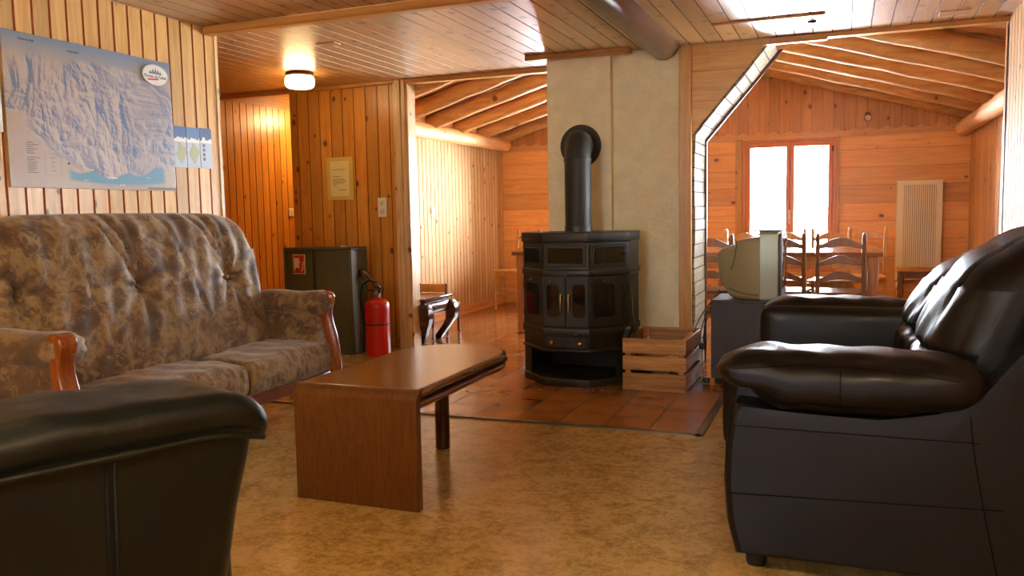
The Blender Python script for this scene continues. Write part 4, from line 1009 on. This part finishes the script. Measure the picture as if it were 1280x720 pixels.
for k, yc in enumerate((-.35, .35)):
    MB().puff((.02, yc, .385), (.33, .335, .075), .05, (.015, .0, .03), 20).build('seat_cushion', leath, ls, smooth=80)
    def bk(q, yc=yc):
        x, y, z = q; t = (z-.42)/.62
        x += .30*t*t*.35+.12*t
        # lumbar crease
        c = math.exp(-((z-.655)/.022)**2)
        if q.x < .30: x += .030*c
        # side narrowing to the top, puckers
        dy = (y-yc)
        y = yc+dy*(1-.10*max(0, t-.5))
        x += .006*math.sin(dy*34+z*25)*(1 if q.x < .3 else 0)*max(0, 1-abs(t-.45)*1.6)
        for s_ in (-1, 1):
            if q.x < .34: x += .010*math.exp(-((dy-s_*.20*(1-.1*t))/.008)**2)*(1 if z > .66 else 0)
        if z > .88: z -= .10*(abs(dy)/.35)**3
        if yc > 0: z -= .09*max(0, t)**1.5
        return Vector((x, y, z))
    bc = MB().puff((.34, yc, .73), (.125, .352, .30), .11, (.055, .0, .02), 44, bk).build('back_cushion', leath, ls, smooth=80)
    for s_ in (-.2, .2): seam_on(bc, [(-1, yc+s_*(1-.35*max(0, z-.75)), z) for z in np.linspace(.68, 1.0, 20)], (1, 0, 0), bc, .0022)
    seam_on(bc, [(-1, yc+y_, .655+.25*y_*y_) for y_ in np.linspace(-.30, .30, 20)], (1, 0, 0), bc, .0022)
for x in (-.24, .72):
    for y in (-.76, .76): MB().lathe([(.028, 0), (.032, .01), (.032, .06)], 16, Matrix.Translation((x, y, 0))).build('foot', black_m, ls, smooth=40)

# ================================================================== near armchair, lower left
th_ = math.atan2(.92, .39)
ac = thing('leather_armchair', 'bottle green black leather armchair in the near left corner, seen from behind', 'armchair', (-1.53, .985, 0), R(67))
# local: +y forward, +x to its right; the back shell is at y < -.25
def shell(name, x0, x1, y0, y1, zs, mat, parent, rr=.05, bulge=.015):
    rg = []
    for z, ix, iy in zs:
        p = rrect(x0+ix, x1-ix, y0+iy*.0, y1-iy, rr, 6); rg.append([(a, b_, z) for a, b_ in p])
    return MB().rings(rg).build(name, mat, parent, smooth=60)
zs = [(.05, .115, 0), (.2, .105, 0), (.35, .085, 0), (.5, .055, 0), (.60, .035, 0), (.69, .010, 0), (.74, .0, 0), (.765, .008, 0)]
BX = .43
bs = shell('back_shell', -BX, BX, -.42, -.22, zs, leath_g, ac, .06)
def padb(q):
    x, y, z = q
    e = max(0, (abs(x)-.30)/.16)
    z -= .045*min(1, e)**2
    y -= .0
    z += .003*math.sin(x*17)+.002*math.sin(x*41+y*20)
    return Vector((x, y, z))
MB().puff((0, -.30, .780), (.448, .132, .040), .039, (.0, .004, .004), 30, padb).build('back_roll', leath_g, ac, smooth=80)
wl = [(x, -.437+.03*max(0, (abs(x)-.38)/.08)**2, .748-.036*min(1, max(0, (abs(x)-.30)/.16))**2) for x in np.linspace(-.425, .425, 30)]
MB().tube(wl, .006, 8).build('welt', leath_g, bs, smooth=60)
for xx in (-.17, .155, .167, -.158):
    MB().tube([(xx*(1-.12*(1-z/.68)), -.4215, z) for z in np.linspace(.06, .735, 12)], .0022, 6).build('seam', leath_g, bs, smooth=60)
for s_ in (-1, 1):
    MB().puff((s_*.36, .06, .31), (.075, .36, .26), .05, (.012, .01, 0), 14).build('side_panel', leath_g, ac, smooth=80)
    MB().puff((s_*.36, .08, .575), (.10, .36, .05), .045, (0, 0, .01), 14).build('arm_pad', leath_g, ac, smooth=80)
    for yy in (-.34, .34): MB().lathe([(.026, 0), (.03, .01), (.03, .07)], 16, Matrix.Translation((s_*.30, yy, 0))).build('foot', black_m, ac, smooth=40)
MB().puff((0, .08, .20), (.29, .34, .14), .03, (0, .01, 0), 10).build('base', leath_g, ac, smooth=80)
MB().puff((0, .10, .40), (.285, .33, .075), .05, (0, .01, .03), 16).build('seat_cushion', leath_g, ac, smooth=80)
MB().puff((0, -.16, .58), (.285, .08, .20), .06, (0, .03, .01), 16).build('back_cushion', leath_g, ac, smooth=80)

# ================================================================== dining room
def ladder_chair(mat, label, loc, rz, group='ladder back dining chairs', H=.92, W=.36):
    t = thing('dining_chair', label, 'chair', loc, rz, group)     # faces local +y, back at y = 0
    hw = W/2
    def sty(z): return -.005-.05*max(0, (z-.45)/.47)**1.4+(.0 if z > .45 else -.02*(1-z/.45))
    for s_ in (-1, 1):
        rg = []
        for z in (0, .15, .30, .45, .55, .65, .75, .85, H-.02):
            y = sty(z); x = s_*(hw-.016); rg.append([(x-.016, y-.014, z), (x+.016, y-.014, z), (x+.016, y+.014, z), (x-.016, y+.014, z)])
        rg.append([(a[0]*1+(-.006 if a[0] > s_*(hw-.016) else .006), a[1], H) for a in [(p[0], p[1]) for p in rg[-1]]])
        MB().rings(rg).build('leg', mat, t, bevel=.005)
        f = MB(); x = s_*(hw-.0); f.rings([[(x-q, .36-q, z), (x+q, .36-q, z), (x+q, .36+q, z), (x-q, .36+q, z)] for z, q in ((0, .013), (.2, .017), (.435, .018))])
        f.build('leg', mat, t, bevel=.004)
        MB().box(s_*(hw-.014)-.008, s_*(hw-.014)+.008, -.01, .35, .17, .195).build('stretcher', mat, t, bevel=.003)
    MB().box(-hw+.01, hw-.01, .352, .368, .23, .255).build('stretcher', mat, t, bevel=.003)
    for z, h in ((.835, .055), (.70, .048), (.575, .046)):
        top_ = [(x, z+.022+.030*math.cos(x/hw*PI*.95)*1.0) for x in np.linspace(-hw+.02, hw-.02, 17)]
        bot_ = [(x, z-h*.5+.012*math.cos(x/hw*PI*.9)) for x in np.linspace(hw-.02, -hw+.02, 17)]
        y = sty(z); MB().prism(top_+bot_, y-.009, y+.009).build('back_rail', mat, t, bevel=.003, smooth=40)
    se = MB(); se.prism([(-hw+.03, -.01), (hw-.03, -.01), (hw+.02, .39), (hw+.0, .41), (-hw-.0, .41), (-hw-.02, .39)], .44, .462, 'Z'); se.build('seat', mat, t, bevel=.006)
    for y in (.35, -.012): MB().box(-hw+.02, hw-.02, y, y+.017, .39, .44).build('seat_rail', mat, t, bevel=.002)
    return t
c0 = ladder_chair(chair_dark, 'backlit ladder back chair seen through the opening, nearest right end of the table', (-.012, 6.84, 0.006), 0)
dup(c0, (-.44, 6.86, .006), R(-2), 'backlit ladder back chair whose frame shows just right of the television')
dup(c0, (-.985, 6.84, .006), R(2), 'backlit ladder back chair partly hidden by the boarded opening edge, left of the television')
c1 = ladder_chair(chair_wood, 'honey coloured chair beyond the table, framed by the dark chair nearest the table end', (-.10, 8.36, .006), PI)
dup(c1, (-.50, 8.36, .006), PI, 'honey coloured chair beyond the table, behind the television edge')
dup(c1, (-.905, 8.40, .006), PI+.03, 'honey coloured chair beyond the table, left above the television')
dup(c1, (.22, 8.86, .006), PI-.08, 'honey coloured chair pulled back at the right end of the table, by the radiator')
dup(c1, (-3.47, 9.22, .006), PI-.35, 'honey coloured chair in the far left corner, beside the stove from here')
def table(loc, L, label):
    t = thing('dining_table', label, 'table', loc)
    MB().box(0, L, 0, .82, .725, .76).build('table_top', table_m, t, bevel=.005)
    for q in ((.05, L-.05, .05, .07), (.05, L-.05, .75, .77), (.05, .07, .07, .75), (L-.07, L-.05, .07, .75)): MB().box(*q, .625, .725).build('apron', table_l, t, bevel=.002)
    for x in (.035, L-.115):
        for y in (.04, .70): MB().box(x, x+.08, y, y+.08, 0, .725).build('leg', table_l, t, bevel=.005)
    return t
table((-1.36, 7.06, .006), 1.66, 'long brown wooden dining table in front of the bright window')
table((-2.86, 7.20, .006), 1.46, 'brown wooden dining table behind the stove, only its left edge showing')
# stool at the radiator
so = thing('stool', 'turned leg wooden stool standing before the white radiator', 'stool', (.50, 8.93, .006))
MB().box(-.0, .40, 0, .36, .475, .50).build('seat', chair_wood, so, bevel=.008)
for q in ((.03, .37, .03, .045), (.03, .37, .315, .33), (.03, .045, .045, .315), (.355, .37, .045, .315)): MB().box(*q, .41, .475).build('apron', chair_dark, so, bevel=.002)
for x in (.04, .36):
    for y in (.04, .32): MB().lathe([(.014, 0), (.018, .03), (.014, .05), (.022, .12), (.016, .20), (.024, .28), (.016, .34), (.024, .37), (.022, .42), (.022, .475)], 14, Matrix.Translation((x, y, 0))).build('leg', chair_dark, so, smooth=50)
# radiator
ra = thing('radiator', 'tall white ribbed radiator on the orange wall, right of the window', 'radiator', (.515, 9.695, .35))
rad_m = plain('ivory_enamel', 'ece3c6', .35)
MB().box(0, .43, -.10, -.03, 0, 1.03).build('panel', rad_m, ra, bevel=.006)
rb = MB()
for i in range(15):
    x = .075+i*.0198; rb.prism(rrect(x, x+.0125, .02, .985, .005, 2), -.112, -.10)
rb.build('rib', rad_m, ra)
MB().box(.07, .37, -.1015, -.0995, .02, .985).build('rib_shadow_gap', plain('radiator_rib_shade', '9a8c6c', .6), ra)  # darker sheet paints the shade between the ribs
MB().box(-.004, .434, -.114, -.026, 1.01, 1.034).build('top_cover', rad_m, ra, bevel=.004)
for z in (.15, .85):
    for x in (.05, .34): MB().box(x, x+.04, -.03, 0, z, z+.04).build('bracket', steel, ra)
MB().tube([(.03, -.06, 0), (.03, -.06, -.12), (.03, -.02, -.16), (.03, 0, -.16)], .010, 10).build('pipe', rad_m, ra, smooth=50)
MB().lathe([(.02, -.05), (.024, -.03), (.024, 0.0)], 16, Matrix.Translation((.03, -.06, -.03))).build('valve', white_p, ra, smooth=50)
tag(MB().box(.19, .27, 9.69, 9.70, .17, .25).build('wall_socket', white_p, bevel=.004), 'white wall socket low on the orange wall, left of the radiator', 'socket')
# opium table in the left room
ot = thing('low_table', 'dark carved low table with curved legs behind the partition post', 'side table', (-3.66, 6.54, .006))
dw = oak('dark_rosewood', '5a3020', '38180e', 'X', 'Y', .18)
MB().box(-.26, .37, -.26, .28, .375, .40).build('table_top', dw, ot, bevel=.006)
MB().prism([(-.23, .375), (.335, .375), (.335, .35), (-.23, .35)], -.23, .25).build('waist', dw, ot)
for (x0, x1, y0, y1) in ((.325, .352, -.22, .24), (-.25, -.223, -.22, .24)):
    MB().puff(((x0+x1)/2, .01, .305), (.030, .24, .048), .022, (.008, 0, 0), 10).build('apron', dw, ot, smooth=70)
for y in (-.235, .255): MB().puff((.05, y, .305), (.28, .030, .048), .022, (0, .008, 0), 10).build('apron', dw, ot, smooth=70)
for x_ in (1, -1):
    for y_ in (1, -1):
        rg = []
        for z, o_, h_ in ((.35, .02, .038), (.31, .038, .044), (.25, .048, .046), (.19, .040, .042), (.13, .012, .036), (.07, -.022, .034), (.03, -.045, .036), (.0, -.05, .026)):
            cx_ = .05+x_*(.275+o_); cy2 = .01+y_*(.215+o_)
            rg.append([(cx_+a*h_, cy2+b_*h_, z) for a, b_ in ((-1, -1), (1, -1), (1, 1), (-1, 1))])
        MB().rings(rg).build('leg', dw, ot, bevel=.008, seg=3, smooth=60)
kc = thing('low_chair', 'small low pale chair against the boards, behind the dark low table', 'chair', (-3.59, 7.02, .006))
for x in (-.14, .14):
    MB().box(x-.014, x+.014, -.012, .012, 0, .47).build('leg', chair_dark, kc, bevel=.003)
    MB().box(x-.013, x+.013, .24, .264, 0, .25).build('leg', chair_dark, kc, bevel=.003)
MB().box(-.126, .126, -.01, .01, .385, .465).build('back_rail', chair_wood, kc, bevel=.004)
MB().box(-.15, .15, -.01, .27, .25, .27).build('seat', chair_wood, kc, bevel=.004)
